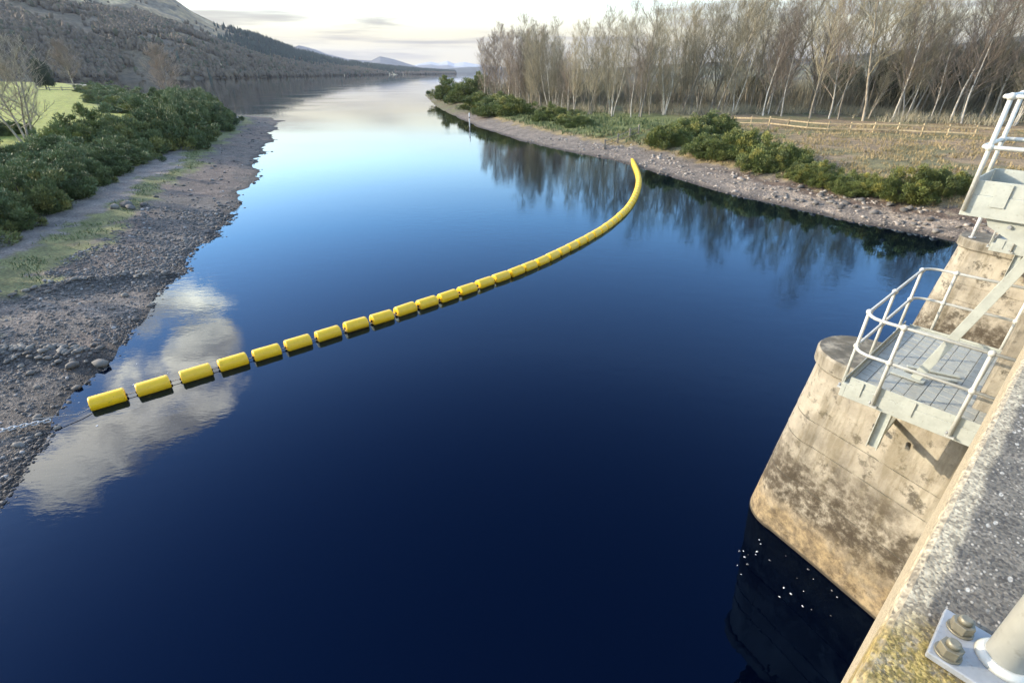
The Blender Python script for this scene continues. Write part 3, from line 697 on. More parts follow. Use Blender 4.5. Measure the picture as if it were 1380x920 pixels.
for x, y, w, h, l in [(-45.5, 54.5, 2.8, 2.5, 'nearer'), (-49.5, 63, 3.2, 2.8, 'further')]:
    bush(x, y, w, h, GR, zl, 'rounded olive broom bush at the lawn edge, %s of the two' % l, 'broom bushes by the lawn', name='broom_bush')
for x, y in ((-37.2, 48.5), (-38.8, 52.5)):
    bush(x, y, 2.4, 1.9, GL, zl, 'gorse bush joining the path thicket to the spit thicket', 'gorse between the two thickets')
# second thicket on the spit
for i in range(30):
    k = (i % 17)/16 if i < 17 else .55+.45*(i-17)/12; p = along([(-36.5, 57), (-39, 66), (-43, 78), (-48.5, 92), (-54, 103), (-62, 113)], k); off = 4 if i < 17 else 10
    bush(p[0]-off*.8+random.uniform(-1.0, 1.0), p[1]+random.uniform(-1.2, 1.2), random.uniform(2.8, 3.7), random.uniform(2.8, 3.8), GL, zl, ('big gorse bush above the spit shingle, %s from the path' % ordinal(i+1)) if i < 17 else 'big gorse bush in the back row of the thicket on the left spit', 'gorse thicket on the spit')
for i in range(26):
    p = along([(-74, 108), (-93, 132), (-119, 165), (-152, 205), (-180, 240)], i/25)
    bush(p[0]+random.uniform(-3, 3), p[1]+random.uniform(-3, 3), random.uniform(4, 5.5), random.uniform(2.2, 3.2), GFAR, zl, 'small dark gorse bush in the far hedge beyond the lit field', 'far hedge beyond the field')
for x, y in [(-60.5, 62.5), (-59, 63.5)]:
    bush(x, y, 1.8, 1.3, GFAR, zl, 'low dark clump on the lit lawn left of the bare tree', 'low clumps on the lawn')
# right bank bushes
rb = [(900, 193, 2.4, 2.6), (925, 190, 2.6, 2.6), (950, 186, 3.0, 3.0), (958, 205, 2.2, 2.2), (985, 208, 2.2, 2.4), (1010, 212, 2.3, 2.5), (1030, 222, 1.9, 2.1), (1060, 222, 2.0, 2.2), (1090, 234, 1.5, 1.6), (1118, 240, 1.4, 1.5), (1150, 247, 1.2, 1.3), (1175, 250, 1.2, 1.3)]
for i, (px, py, w, h) in enumerate(rb):
    x, y = at(px, py, 1.5); bush(x, y, w*.88, h*.82, GR, zr, 'gorse bush above the right beach, %s from the far end' % ordinal(i+1), 'gorse row above the right beach')
x, y = at(1232, 258, 1.5); bush(x, y, 1.75, 1.7, GR, zr, 'wide dark gorse bush at the near end of the right bank row')
x, y = at(1262, 255, 1.5); bush(x, y, 1.45, 1.5, GR, zr, 'rounded gorse bush nearest the dam on the right bank')
for i, (px, py, w, h) in enumerate([(612, 131, 6, 4.5), (632, 136, 5.5, 4.5), (640, 132, 6, 5), (655, 146, 4.0, 3.2), (672, 152, 3.5, 2.8), (690, 154, 3.2, 2.6)]):
    x, y = at(px, py, 1.5); bush(x, y, w, h, GR, zr, 'gorse bush on the wooded point, %s from its tip' % ordinal(i+1), 'gorse on the wooded point')
for px, py, w, h in [(738, 163, 2.2, 1.9), (768, 168, 2.0, 1.4), (780, 172, 1.6, 1.2), (752, 160, 2.2, 1.3)]:
    x, y = at(px, py, 1.4); bush(x, y, w, h, GR, zr, 'low dark bush on the green slope below the wood', 'low bushes below the wood')

# ------------------------------------------------------------------ bare trees
def segs_to_mesh(name, S, material, n=3, smooth_sh=False):
    S = np.array(S); p0 = S[:, 0:3]; p1 = S[:, 3:6]; r0 = S[:, 6]; r1 = S[:, 7]
    d = p1-p0; d /= (np.linalg.norm(d, axis=1)[:, None]+1e-9)
    h = np.where(np.abs(d[:, 2:3]) < .9, np.array((0, 0, 1.0)), np.array((1.0, 0, 0)))
    u = np.cross(d, h); u /= np.linalg.norm(u, axis=1)[:, None]; w = np.cross(d, u)
    V = []
    for base, r in ((p0, r0), (p1, r1)):
        for k in range(n):
            a = 2*math.pi*k/n; V.append(base+(u*math.cos(a)+w*math.sin(a))*r[:, None])
    V = np.stack(V, 1); m = len(S)
    F = np.array([(k, (k+1) % n, n+(k+1) % n, n+k) for k in range(n)])
    F = (F[None]+(np.arange(m)*2*n)[:, None, None]).reshape(-1, 4)
    return mesh_np(name, V.reshape(-1, 3), F, material, smooth_sh)
def tree_meshes(seed, H, stems=1, spread=.5, crown0=.35, bark=BARK, twig=TWIG, r0=.16, nb=26, ntw=9, up=.55, wind=.0, twr=.013, lean=.05, wid=.14):
    r = random.Random(seed); T = []; S = []
    def branch(p, d, L, rad, lev, out):
        nseg = 4 if lev < 2 else 3; q = Vector(p); dd = Vector(d).normalized(); pts = [q.copy()]
        for i in range(nseg):
            dd = (dd+Vector((r.gauss(wind*.15, .16), r.gauss(0, .16), r.gauss(.07*up*2, .10)))).normalized()
            q2 = q+dd*(L/nseg); f0 = 1-i/nseg*.75; f1 = 1-(i+1)/nseg*.75
            out.append((*q, *q2, rad*f0, rad*f1)); q = q2; pts.append(q.copy())
        if lev >= 3: return
        cnt = (ntw if lev == 1 else 7) if lev else 0
        if lev == 2: cnt = 5
        for i in range(cnt):
            k = r.uniform(.25, 1); j = min(int(k*nseg), nseg-1); b = pts[j].lerp(pts[j+1], k*nseg-j)
            a = r.uniform(0, 6.283); o = Vector((math.cos(a), math.sin(a), r.uniform(-.1, .8)))
            nd = (dd*.8+o*.75); branch(b, nd, L*r.uniform(.35, .6), max(rad*.45, twr if lev == 1 else twr*.75), lev+1, S)
    for s in range(stems):
        a = r.uniform(0, 6.28); ln = lean*(1 if stems == 1 else 3)
        d = Vector((math.cos(a)*ln+wind*.1, math.sin(a)*ln, 1)).normalized(); q = Vector((math.cos(a)*.25*(stems > 1), math.sin(a)*.25*(stems > 1), -.2)); h = H*r.uniform(.85, 1.0); ns = 9; pts = [q.copy()]
        for i in range(ns):
            d = (d+Vector((r.gauss(0, .06), r.gauss(0, .06), .05))).normalized(); q2 = q+d*(h/ns)
            f0 = (1-i/ns)**.8*.95+.05; f1 = (1-(i+1)/ns)**.8*.95+.05
            fl = 1.35 if i == 0 else 1
            T.append((*q, *q2, r0*f0*fl, r0*f1)); q = q2; pts.append(q.copy())
        for i in range(nb//stems if stems > 1 else nb):
            k = crown0+(1-crown0)*((i+r.random())/(nb/stems)); k = min(k, .995); j = min(int(k*ns), ns-1); b = pts[j].lerp(pts[j+1], k*ns-j)
            az = i*2.4+r.uniform(-.5, .5); o = Vector((math.cos(az)*spread, math.sin(az)*spread, up+k*.4))
            branch(b, o, H*(.09+wid*math.sin(math.pi*min(k, 1)**.75))*r.uniform(.7, 1.2), r0*(1-k)*.42+.018, 1, S)
    return segs_to_mesh('trunk', T, bark, 7, True), segs_to_mesh('crown', S, twig, 3)
WOOD = [tree_meshes(s, H, st, sp, c0, bk, tw, r0, nb, nt_, up, wd, tr, ln) for s, H, st, sp, c0, bk, tw, r0, nb, nt_, up, wd, tr, ln in [
    (1, 20, 1, .65, .20, BARK, TWIG, .14, 32, 8, .62, .2, .019, .03),
    (2, 21, 2, .60, .16, BARK, TWIG, .12, 36, 8, .66, .2, .019, .03),
    (3, 18, 3, .55, .14, BARK, TWIG, .10, 38, 8, .70, .3, .018, .04),
    (4, 19, 1, .65, .18, BIRCH, TWIG_RED, .12, 34, 8, .60, .1, .017, .03),
    (5, 22, 1, .75, .25, BARK, TWIG, .16, 32, 9, .55, .3, .019, .04),
    (6, 17, 2, .60, .12, BIRCH, TWIG, .10, 36, 8, .66, .3, .017, .05)]]
BIRCH_T = [tree_meshes(s, 21, 1, .50, .12, BIRCH, TWIG_RED, .15, 52, 9, .55, .1, .020, .03) for s in (41, 42)]
SPREAD = tree_meshes(51, 9.5, 4, .85, .16, BARK, BARK, .10, 60, 10, .40, 0, .013, .13, .22)
FARB = tree_meshes(58, 16, 1, .9, .06, BIRCH, TWIG_RED, .14, 80, 9, .4, 0, .04, .0, .20)
ROUND = tree_meshes(55, 14, 1, .9, .2, BARK, TWIG_RED, .22, 50, 9, .5, 0, .04, .05, .26)
def tree(x, y, m, zfn, label, group=None, sc=1.0, rz=None, tilt=(0, 0), name='bare_tree'):
    z = float(zfn(np.array([x]), np.array([y]))[0])
    o = thing(name, label, 'tree', (x, y, z-.05), 0, group); o.rotation_euler = (tilt[0], tilt[1], random.uniform(0, 6.28) if rz is None else rz); o.scale = (sc, sc, sc)
    link_ob('trunk', m[0], o); link_ob('crown', m[1], o); return o
front = [(0, 131), (7, 106), (12, 100), (18, 92), (24, 93), (30, 95), (36, 92), (40.5, 90), (46, 84), (53, 80.5), (61, 76), (72, 68), (90, 56)]
for row, (cnt, off) in enumerate([(52, 0), (42, 5), (36, 11), (38, 22)]):
    for i in range(cnt):
        p = along(front, (i+random.uniform(.1, .9))/cnt); m = random.choice(WOOD)
        lab = ['slender bare tree fronting the right bank wood, %s from the lake' % ordinal(i+1), 'bare grey tree just behind the front rank of the right bank wood', 'bare tree deep inside the right bank wood', 'bare tree at the back of the right bank wood'][row]
        tree(p[0]+off*.45+random.uniform(-2, 2), p[1]+off*.9+random.uniform(-2.2, 2.2)*(1+off*.12), m, zr, lab, ['front rank of the wood', 'second rank of the wood', 'inside the wood', 'back of the wood'][row], random.uniform(.64, 1.16)*float(np.interp(p[0], [0, 15, 30, 45], [.66, .74, .88, 1.05])), tilt=(random.gauss(0, .03), random.gauss(.0, .03)))
# point at the left end of the wood
BE = 0
for px, py, k in [(652, 138, 0), (660, 135, 1), (668, 141, 1), (676, 137, 0), (684, 143, 0), (692, 139, 1), (700, 145, 1), (706, 140, 0), (712, 143, 0), (727, 146, 1)]:
    BE += 1; x, y = at(px, py, 1.6); tree(x, y, BIRCH_T[k], zr, 'tall reddish twigged birch on the wooded point, %s from the lake' % ordinal(BE), 'birches at the end of the wood', random.uniform(.72, .92), name='birch_tree')
x, y = at(893, 157, 1.7); tree(x, y, WOOD[5], zr, 'pale birch leaning right in front of the wood near the green slope', None, .95, 1.0, (0, .16), 'birch_tree')
x, y = at(693+72, 152, 1.7); tree(x, y, WOOD[3], zr, 'pale crooked birch standing forward on the green slope below the wood', None, .6, 2.0, (0, -.10), 'birch_tree')
# dark evergreens inside the wood at the right
EV = [gorse_meshes(s, EVER, 170, 150, .9, 1.0, .075) for s in (71, 72)]
for px, py, w, h in [(1130, 148, 4.5, 6.0), (1205, 150, 5.0, 7.5), (1255, 150, 4.5, 8), (1310, 150, 5.5, 9.0), (1360, 152, 5.0, 8.5), (1010, 146, 3.5, 4.5), (1420, 155, 5.5, 9)]:
    x, y = at(px, py, 2.4); f_ = 1.12 if px < 1200 else 1.03; x, y = x*f_, y*f_; z = float(zr(np.array([x]), np.array([y]))[0])
    o = thing('holly_tree', 'dark evergreen holly among the bare trunks of the right bank wood', 'tree', (x, y, z-.1), random.uniform(0, 6), 'evergreens inside the wood')
    f, s = random.choice(EV); c = link_ob('crown', f, o); c.scale = (w, w, h); c.location = (0, 0, .4)
    link_ob('trunk', MB().tube([(0, 0, -.1), (.1, 0, h*.4), (0, .1, h*.8)], [.22, .16, .06], 7).mesh('trunk', BARK), o)
X = rng.uniform(-4, 110, 60000); Y = rng.uniform(55, 175, 60000); w0 = X*.55+Y*.83
k = (w0 > 92) & (w0 < 130) & (dr(X, Y) > 9) & (rng.random(60000) < smooth(fbm(X*.25, Y*.25, 3, 66), .48, .62)); X, Y = X[k][:7000], Y[k][:7000]
P = np.stack([X, Y, zr(X, Y)-.05], -1); P = np.repeat(P, 4, 0); P[:, :2] += rng.normal(0, .35, (len(P), 2))
blades('undergrowth', 'brown leafless undergrowth along the edge of the wood floor', P, 1.3, .04, TWIG, tint_for(P), .4)
X = rng.uniform(-12, 150, 90000); Y = rng.uniform(55, 200, 90000); w0 = X*.55+Y*.83
k = (w0 > 114) & (w0 < 140) & (dr(X, Y) > 12) & (rng.random(90000) < .15+smooth(fbm(X*.2, Y*.2, 3, 67), .35, .6)); X, Y = X[k][:7000], Y[k][:7000]
P = np.stack([X, Y, zr(X, Y)-.05], -1); P = np.repeat(P, 4, 0); P[:, :2] += rng.normal(0, .6, (len(P), 2))
blades('saplings', 'thicket of thin brown saplings deep in the wood', P, 5.0, .045, TWIG, tint_for(P), .22)
# left bank trees
x, y = at(36, 188, 2.1); tree(x, y, SPREAD, zl, 'spreading bare tree with pale branches standing alone on the lit lawn', None, 1.2, .6, name='bare_tree')
x, y = at(227, 117, 3.0); tree(x, y, FARB, zl, 'reddish brown birch standing alone above the gorse by the water', None, 1.45, .3, name='birch_tree')
x, y = at(100, 116, 3.0); tree(x, y, ROUND, zl, 'round crowned bare tree behind the lit field in front of the hill', None, 1.35, 1.3, (0, -.12))
for i, (px, py) in enumerate([(10, 117), (-30, 119), (-70, 120)]):
    x, y = at(px, py, 3.0); tree(x, y, ROUND, zl, 'bare tree at the left border of the field behind the lawn tree', 'bare trees at the left border', .9, i*2.0)
x, y = at(62, 117.5, 3.0); z = float(zl(np.array([x]), np.array([y]))[0])
o = thing('pine_tree', 'dark green conifer behind the bare lawn tree', 'tree', (x, y, z))
c = link_ob('crown', EV[0][0], o); c.scale = (3, 3, 8.5); c.location = (0, 0, 2)
link_ob('trunk', MB().tube([(0, 0, -.1), (.1, 0, 6), (0, .1, 11)], [.3, .2, .08], 7).mesh('trunk', BARK), o)

# ------------------------------------------------------------------ fences and posts
def fence(name, label, pts, step, h, zfn, material, nrail, pr=.06, rr=.035):
    P = np.array(pts); L = np.hypot(*np.diff(P, axis=0).T).sum(); n = max(2, int(L/step)); base = along(pts, 0)
    o = thing(name, label, 'fence', (0, 0, 0)); prev = None
    for i in range(n+1):
        p = along(pts, i/n); z = float(zfn(np.array([p[0]]), np.array([p[1]]))[0]); hh = h*random.uniform(.96, 1.05)
        MB().box((p[0]-pr, p[1]-pr, z-.2), (2*pr, 0, 0), (0, 2*pr, 0), (random.gauss(0, .02), 0, hh+.2)).build('post', material, o)
        if prev is not None:
            for k in range(nrail):
                f = (k+.6)/nrail; a = Vector((prev[0], prev[1]-pr-rr, prev[2]+h*f)); b = Vector((p[0], p[1]-pr-rr, z+h*f))
                MB().box(a+Vector((0, 0, -rr*1.3)), b-a, (0, rr, 0), (0, 0, rr*2.6)).build('rail', material, o)
        prev = (p[0], p[1], z)
    return o
fence('rail_fence', 'post and rail timber fence in front of the right bank wood', [(30.5, 74.2), (37.89, 66.69), (44.36, 62.56), (52.64, 57.53), (70, 50)], 2.3, 1.15, zr, FENCEW, 2, .08, .055)
fence('post_fence', 'short row of old posts beside the far end of the boom', [(11.0, 62.8), (12.61, 64.3), (14.25, 65.75), (16.14, 68.3)], 2.3, 1.1, zr, OLDWOOD, 2, .08, .03)
fence('field_fence', 'dark rail fence crossing the lit field on the left', [tuple(at(50, 121, 2.5)), tuple(at(100, 121, 2.5)), tuple(at(142, 120.5, 2.5))], 5.0, 1.4, zl, OLDWOOD, 2, .12, .07)
for i, (px, py) in enumerate([(140, 132), (122, 128)]):
    x, y = at(px, py, 2.4); z = float(zl(np.array([x]), np.array([y]))[0])
    o = thing('field_post', ['dark upright post at the right corner of the lit field', 'thin dark post standing in the lit field'][i], 'post', (x, y, z))
    MB().tube([(0, 0, -.2), (0, 0, 1.9), (0, 0, 1.95)], [.16, .15, .08], 8).build('shaft', OLDWOOD, o)
x, y = at(73, 183, 2.1); z = float(zl(np.array([x]), np.array([y]))[0])
o = thing('white_bin', 'white box with a dark lid on the lawn beside the thicket', 'box', (x, y, z), .4)
m = MB(); m.add([(-.22, -.22, 0), (.22, -.22, 0), (.22, .22, 0), (-.22, .22, 0), (-.30, -.30, 1.15), (.30, -.30, 1.15), (.30, .30, 1.15), (-.30, .30, 1.15)], [(0, 3, 2, 1), (4, 5, 6, 7), (0, 1, 5, 4), (1, 2, 6, 5), (2, 3, 7, 6), (3, 0, 4, 7)]); m.build('body', WHITEP, o, .02)
MB().box((-.34, -.34, 1.153), (.68, 0, .06), (0, .68, 0), (0, 0, .10)).build('lid', DARK, o, .02)
x, y = at(633, 172, 0)
o = thing('marker_pole', 'thin white marker pole standing in the shallows off the wooded point', 'pole', (x, y, 0))
MB().tube([(0, 0, -1), (0, 0, 2.2), (0, 0, 2.35)], [.10, .09, .04], 8).build('shaft', WHITEP, o)
MB().tube([(0, 0, 1.5), (0, 0, 1.7)], .105, 10).build('band', DARK, o)

# ------------------------------------------------------------------ the boom
BOOM = [tuple(at(x, y+1, .12)) for x, y in [(145, 536), (207, 518), (265, 501), (315, 486), (360, 473), (402, 460), (443, 448), (481, 436), (516, 426), (548, 415), (577, 406), (605, 397), (631, 388), (655, 379), (677, 371), (697, 364), (733, 349), (760, 336), (790, 320.5), (820, 302), (845, 280), (857, 260), (861, 242), (858, 228), (851, 213)]]
def spline(pts, m=12):
    P = [Vector((*p, 0)) for p in pts]; out = []
    for i in range(len(P)-1):
        a, b, c, d = P[max(i-1, 0)], P[i], P[i+1], P[min(i+2, len(P)-1)]
        for k in range(m):
            t = k/m; out.append(.5*((2*b)+(c-a)*t+(2*a-5*b+4*c-d)*t*t+(3*b-a-3*c+d)*t**3))
    out.append(P[-1]); return out
CUR = spline(BOOM); CL = np.r_[0, np.cumsum([ (CUR[i+1]-CUR[i]).length for i in range(len(CUR)-1)])]
CX = np.array([c.x for c in CUR]); CY = np.array([c.y for c in CUR])
def cur(s): return np.array((np.interp(s, CL, CX), np.interp(s, CL, CY)))
FL, FR = .86, .25
def lathe(prof, n=22):
    m = MB(); o = 0
    for x, r in prof:
        for k in range(n):
            a = 2*math.pi*k/n; m.v.append((x, r*math.cos(a), r*math.sin(a)))
    for i in range(len(prof)-1):
        for k in range(n):
            m.f.append((i*n+k, (i+1)*n+k, (i+1)*n+(k+1) % n, i*n+(k+1) % n)); m.sm.append(True)
    return m
h = FL/2
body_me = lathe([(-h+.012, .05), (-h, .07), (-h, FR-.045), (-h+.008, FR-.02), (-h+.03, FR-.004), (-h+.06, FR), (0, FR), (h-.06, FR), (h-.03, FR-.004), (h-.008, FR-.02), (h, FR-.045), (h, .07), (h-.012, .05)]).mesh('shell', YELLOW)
mm = lathe([(0, .0), (0, .05), (.035, .05), (.05, .03), (.05, .0)], 12); fit_me = mm.mesh('end_fitting', DARK)
pos = [0.0]
gaps = [g*1.02 for g in (1.11, 1.13, 1.06, 1.03, 1.04, 1.06, 1.07, 1.03, 1.06, 1.0, 1.03, 1.04, 1.05, 1.02, .97, .97, 1.0)]
while pos[-1] < CL[-1]-.9: pos.append(pos[-1]+(gaps[len(pos)-1] if len(pos)-1 < len(gaps) else 1.0))
NF = len(pos)
for i, s in enumerate(pos):
    p = cur(s); q = cur(min(s+.3, CL[-1]))-cur(max(s-.3, 0)); rz = math.atan2(q[1], q[0])
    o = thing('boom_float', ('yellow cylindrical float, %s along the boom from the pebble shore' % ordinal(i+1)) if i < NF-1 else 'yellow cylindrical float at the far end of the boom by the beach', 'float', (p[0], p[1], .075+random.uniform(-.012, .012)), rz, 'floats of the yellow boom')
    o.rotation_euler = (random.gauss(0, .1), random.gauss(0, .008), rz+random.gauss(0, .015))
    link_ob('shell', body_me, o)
    a = link_ob('end_fitting', fit_me, o, (h-.012, 0, 0)); b = link_ob('end_fitting', fit_me, o, (-h+.012, 0, 0)); b.rotation_euler = (0, 0, math.pi)
cab = [(-12.9, 10.72, .32), (-12.55, 10.98, .20), (-12.15, 11.24, .10)]+[(*cur(s), .075) for s in np.linspace(0, CL[-1], 150)]
p_end = cur(CL[-1]); e1 = at(853, 203, .5); e2 = at(850, 196, .9); e3 = at(862, 186, 1.2)
cab += [(e1[0], e1[1], .55), (e2[0], e2[1], .95), (e3[0], e3[1], 1.35)]
o = thing('boom_cable', 'thin steel cable threading the yellow floats from shore to shore', 'cable')
MB().tube(cab, .011, 6).build('strand', ROPE, o)
MB().tube(cab[-4:], .04, 6).build('end_rope', WHITEP, o)
# chain over the pebbles
o = thing('mooring_chain', 'galvanised steel chain running up the pebble shore from the boom', 'chain')
cp = spline([(-12.70, 10.87), (-13.1, 10.58), (-13.6, 10.25), (-14.3, 9.8), (-15.2, 9.35), (-16.4, 8.9)], 20)
LEN = np.r_[0, np.cumsum([(cp[i+1]-cp[i]).length for i in range(len(cp)-1)])]
def link_mesh(L, W, r):
    pts = []
    for k in range(17):
        a = 2*math.pi*k/16; x = (L/2-W/2)*(1 if math.cos(a) > 0 else -1)+math.cos(a)*W/2; pts.append((x, math.sin(a)*W/2, 0))
    return MB().tube(pts, r, 6, False).mesh('chain_link', CHAINM)
lk = link_mesh(.155, .085, .017); s = 0; k = 0
while s < LEN[-1]-.1:
    x = np.interp(s, LEN, [c.x for c in cp]); y = np.interp(s, LEN, [c.y for c in cp])
    z = max(float(zl(np.array([x]), np.array([y]))[0]), 0)+.14
    a = cp[min(int(s/LEN[-1]*len(cp))+1, len(cp)-1)]-cp[max(int(s/LEN[-1]*len(cp))-1, 0)]
    c = link_ob('chain_link', lk, o, (x, y, z)); c.rotation_euler = ((.78 if k % 2 else -.78), 0, math.atan2(a.y, a.x)); s += .115; k += 1

# ------------------------------------------------------------------ the dam
def frame_ob(name, mesh_or_none, label=None, cat=None):
    o = link_ob(name, mesh_or_none); o.rotation_euler = (0, 0, math.atan2(U[1], U[0]))
    if label: tag(o, label, cat)
    return o
class LB(MB):                                              # solids in the dam's own frame: x along, y out, z up
    def b(s, x0, x1, y0, y1, z0, z1): return s.box((x0, y0, z0), (x1-x0, 0, 0), (0, y1-y0, 0), (0, 0, z1-z0))
ROT = math.atan2(U[1], U[0])
def dthing(name, label, cat, s=0, t=0, z=0, group=None):
    p = dam(s, t, z); return thing(name, label, cat, p, ROT, group)
PT = CAMH-.76
wall = dthing('dam_wall', 'pale weathered concrete dam wall carrying the parapet', 'dam')
LB().b(-14, 46, -3.2, -.42, -2.5, 6.55).build('wall_face', CONC, wall)
LB().b(-14, 46, -3.6, -.30, 6.552, 6.80).build('deck_slab', CONC, wall, .02)
par = dthing('parapet', 'rough exposed aggregate concrete parapet at the lower right corner', 'parapet')
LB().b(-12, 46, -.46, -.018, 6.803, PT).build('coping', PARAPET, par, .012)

def pier_ring(z, grow=0.0, n=16):
    f = np.clip(z/3.85, 0, 1); w0 = 1.25-.10*f+grow; w1 = .95-.12*f+grow; tn = 2.02-.30*f; r = .72-.08*f+grow
    pts = [(-w0, -.6), (-w0, -.1), (-w1, 1.03)]
    for k in range(n+1):
        a = math.pi-math.pi*k/n; pts.append((r*math.cos(a), tn+r*math.sin(a)))
    pts += [(w1, 1.03), (w0, -.1), (w0, -.6)]
    return pts
def ring_solid(levels):
    m = MB(); L = len(levels[0][1])
    for z, pts in levels: m.v += [(x, y, z) for x, y in pts]
    for i in range(len(levels)-1):
        for k in range(L):
            m.f.append((i*L+k, i*L+(k+1) % L, (i+1)*L+(k+1) % L, (i+1)*L+k)[::-1]); m.sm.append(False)
    m.f.append(tuple(range(L))); m.sm.append(False)
    m.f.append(tuple((len(levels)-1)*L+k for k in range(L))[::-1]); m.sm.append(False)
    return m
def build_pier(sc, label):
    o = dthing('bridge_pier', label, 'pier', sc, 0, 0)
    lv = []
    zs = [-2.5, -.5, 0, .5, 1.0]
    for z in zs: lv.append((z, pier_ring(z, 0, 28)))
    for j in (1.45, 2.35, 2.85):                            # construction joints, slightly recessed
        lv += [(j-.014, pier_ring(j, 0, 28)), (j-.008, pier_ring(j, -.014, 28)), (j+.008, pier_ring(j, -.014, 28)), (j+.014, pier_ring(j, .004, 28))]
    lv += [(3.3, pier_ring(3.3, 0, 28)), (3.86, pier_ring(3.85, 0, 28))]
    ring_solid(lv).build('shaft', CONC, o)
    ring_solid([(3.862, pier_ring(3.85, .04, 28)), (3.90, pier_ring(3.85, .075, 28)), (4.12, pier_ring(3.85, .08, 28)), (4.16, pier_ring(3.85, .05, 28))]).build('cap', CONC, o)
    LB().b(-1.2, 1.15, -.40, .13, 4.163, 6.54).build('pilaster', CONC, o, .05)
    for hx, hy in [(-1.12, .55), (-1.0, 1.05)]:
        MB().tube([(hx-.10, hy, 3.45), (hx+.06, hy+.02, 3.45)], .035, 10).build('drain_pipe', CONC, o)
    return o
SC1, DS = 9.62, 10.6
build_pier(SC1, 'near cream concrete pier with rounded nose and brown waterline stains')
build_pier(SC1+DS, 'further concrete pier standing behind the near platform railings')
build_pier(SC1+2*DS, 'concrete pier next to the stony right bank end of the dam')

RR_ = .024
def arc(p, c, q, n=6):
    p, c, q = Vector(p), Vector(c), Vector(q)
    return [tuple((1-t)**2*p+2*t*(1-t)*c+t*t*q) for t in [k/n for k in range(n+1)]]
TREAD = MB().box((0, 0, 0), (.010, 0, 0), (.03, (1.45+.28)/11-.024, 0), (0, 0, .0075)).mesh('tread_bar', FLOORP)
def lower_platform(s0, label, detail=True):
    """floor 2.85 m along the dam, projecting 1.45 m; local x along, y out"""
    W, T1, T0 = 2.85, 1.45, -.28
    o = dthing('access_platform', label, 'platform', s0, 0, 4.45)
    fr = LB()
    fr.b(-.06, .0, T0, T1, -.20, .02); fr.b(W, W+.06, T0, T1, -.20, .02); fr.b(-.06, W+.06, T1, T1+.06, -.20, .02)
    f = fr.build('frame', FRAMEP, o, .006)
    for y in (.15, .75): LB().b(.002, W-.002, y, y+.08, -.19, -.035).build('joist', FRAMEP, o)
    # floor planks with raised cross treads
    nb, wdt = 11, (T1-T0)/11
    for k in range(nb):
        y0 = T0+k*wdt
        for a, b in ((0.004, .93), (.936, 1.90), (1.906, W-.004)):
            pk = LB().b(a, b, y0+.003, y0+wdt-.003, -.03, random.uniform(-.002, .003)).build('floor_plank', FLOORP, o, .003)
            if detail:
                for j in range(5):
                    x = a+(b-a)*(j+.5)/5; link_ob('tread_bar', TREAD, pk, (x, y0+.012, -.001))
    # kick plates
    LB().b(-.055, -.045, T0, T1-.02, .022, .15).build('kick_plate', FRAMEP, o, .002)
    LB().b(W+.045, W+.055, T0, T1-.02, .022, .06).build('kick_plate', FRAMEP, o, .002)
    LB().b(-.03, W+.03, T1+.045, T1+.055, .022, .10).build('kick_plate', FRAMEP, o, .002)
    for y in (1.25, .62): LB().b(-.075, -.061, y, y+.11, -.10, .12).build('clip_plate', FRAMEP, o, .002)
    zt, zm = 1.10, .56
    xn, yo, xf = -.09, T1+.09, W+.09
    near = [(xn, 1.07), (xn, .18)]; outer = [(.12, yo), (1.25, yo), (W-.15, yo)]; far = [(xf, 1.12), (xf, .18)]
    for x, y in near+outer+far:
        pst = MB().tube([(x, y, -.14), (x, y, zt)], RR_, 10).build('post', GALV, o)
        fx, fy = (.05 if x < 0 else -.05 if x > W else 0), (-.05 if y > T1 else 0)
        m = MB(); m.box((x-.035-abs(fy)*.3, y-.05-abs(fx)*.2, -.15), (.07+abs(fy)*.6, 0, 0), (0, .10, 0), (0, 0, .012)); m.build('foot_plate', GALV, pst)
        MB().tube([(x+fx*.3-.02, y+.03, -.12), (x+fx*.3-.02, y+.03, -.09)], .016, 6).build('bolt', STEEL, pst)
        for z in (zt, zm): MB().ball((x, y, z), .043, 12, 8).build('rail_joint', GALV, pst)
    for z in (zt, zm):
        MB().tube([(xn, T0, z), (xn, yo-.30, z)]+arc((xn, yo-.28, z), (xn, yo, z), (xn+.28, yo, z))+[(xf-.30, yo, z)]+arc((xf-.28, yo, z), (xf, yo, z), (xf, yo-.28, z))+[(xf, T0, z)], RR_*.92, 10).build('rail', GALV, o)
    # bracket down to the pier
    bk = LB(); bk.b(-.03, .10, .82, .832, -.85, -.20); bk.b(-.03, .10, .948, .96, -.85, -.20); bk.b(.03, .042, .832, .948, -.85, -.20)
    bk.build('bracket', FRAMEP, o, .003)
    LB().b(.10, 1.0, .855, .925, -.84, -.76).build('bracket_arm', FRAMEP, o, .004)
    return o
lower_platform(7.79, 'grey railed maintenance platform on the near pier')
lower_platform(7.79+DS, 'small grey railed platform on the further pier', False)
# sloping bar and plates on the near platform floor
lad = dthing('access_ladder', 'sloping grey steel ladder bar leaning from the platform floor to the dam', 'ladder', 8.66, .74, 4.455)
m = MB(); a = Vector((0, .10, .02)); b = Vector((0, -.70, 3.05)); d = (b-a).normalized(); nrm = Vector((0, d.z, -d.y))
m.box(a-nrm*.06-Vector((.012, 0, 0)), b-a, nrm*.12, Vector((.024, 0, 0))); m.build('stringer', FRAMEP, lad, .004)
LB().b(-.09, .09, -.02, .40, .012, .026).build('foot_plate', FRAMEP, lad, .003)
for x in (.12, .30):
    m = MB(); m.box((x, .28, .012), (.22, -.62, 0), (.07, .02, 0), (0, 0, .022)); m.build('floor_strap', FRAMEP, lad, .003)

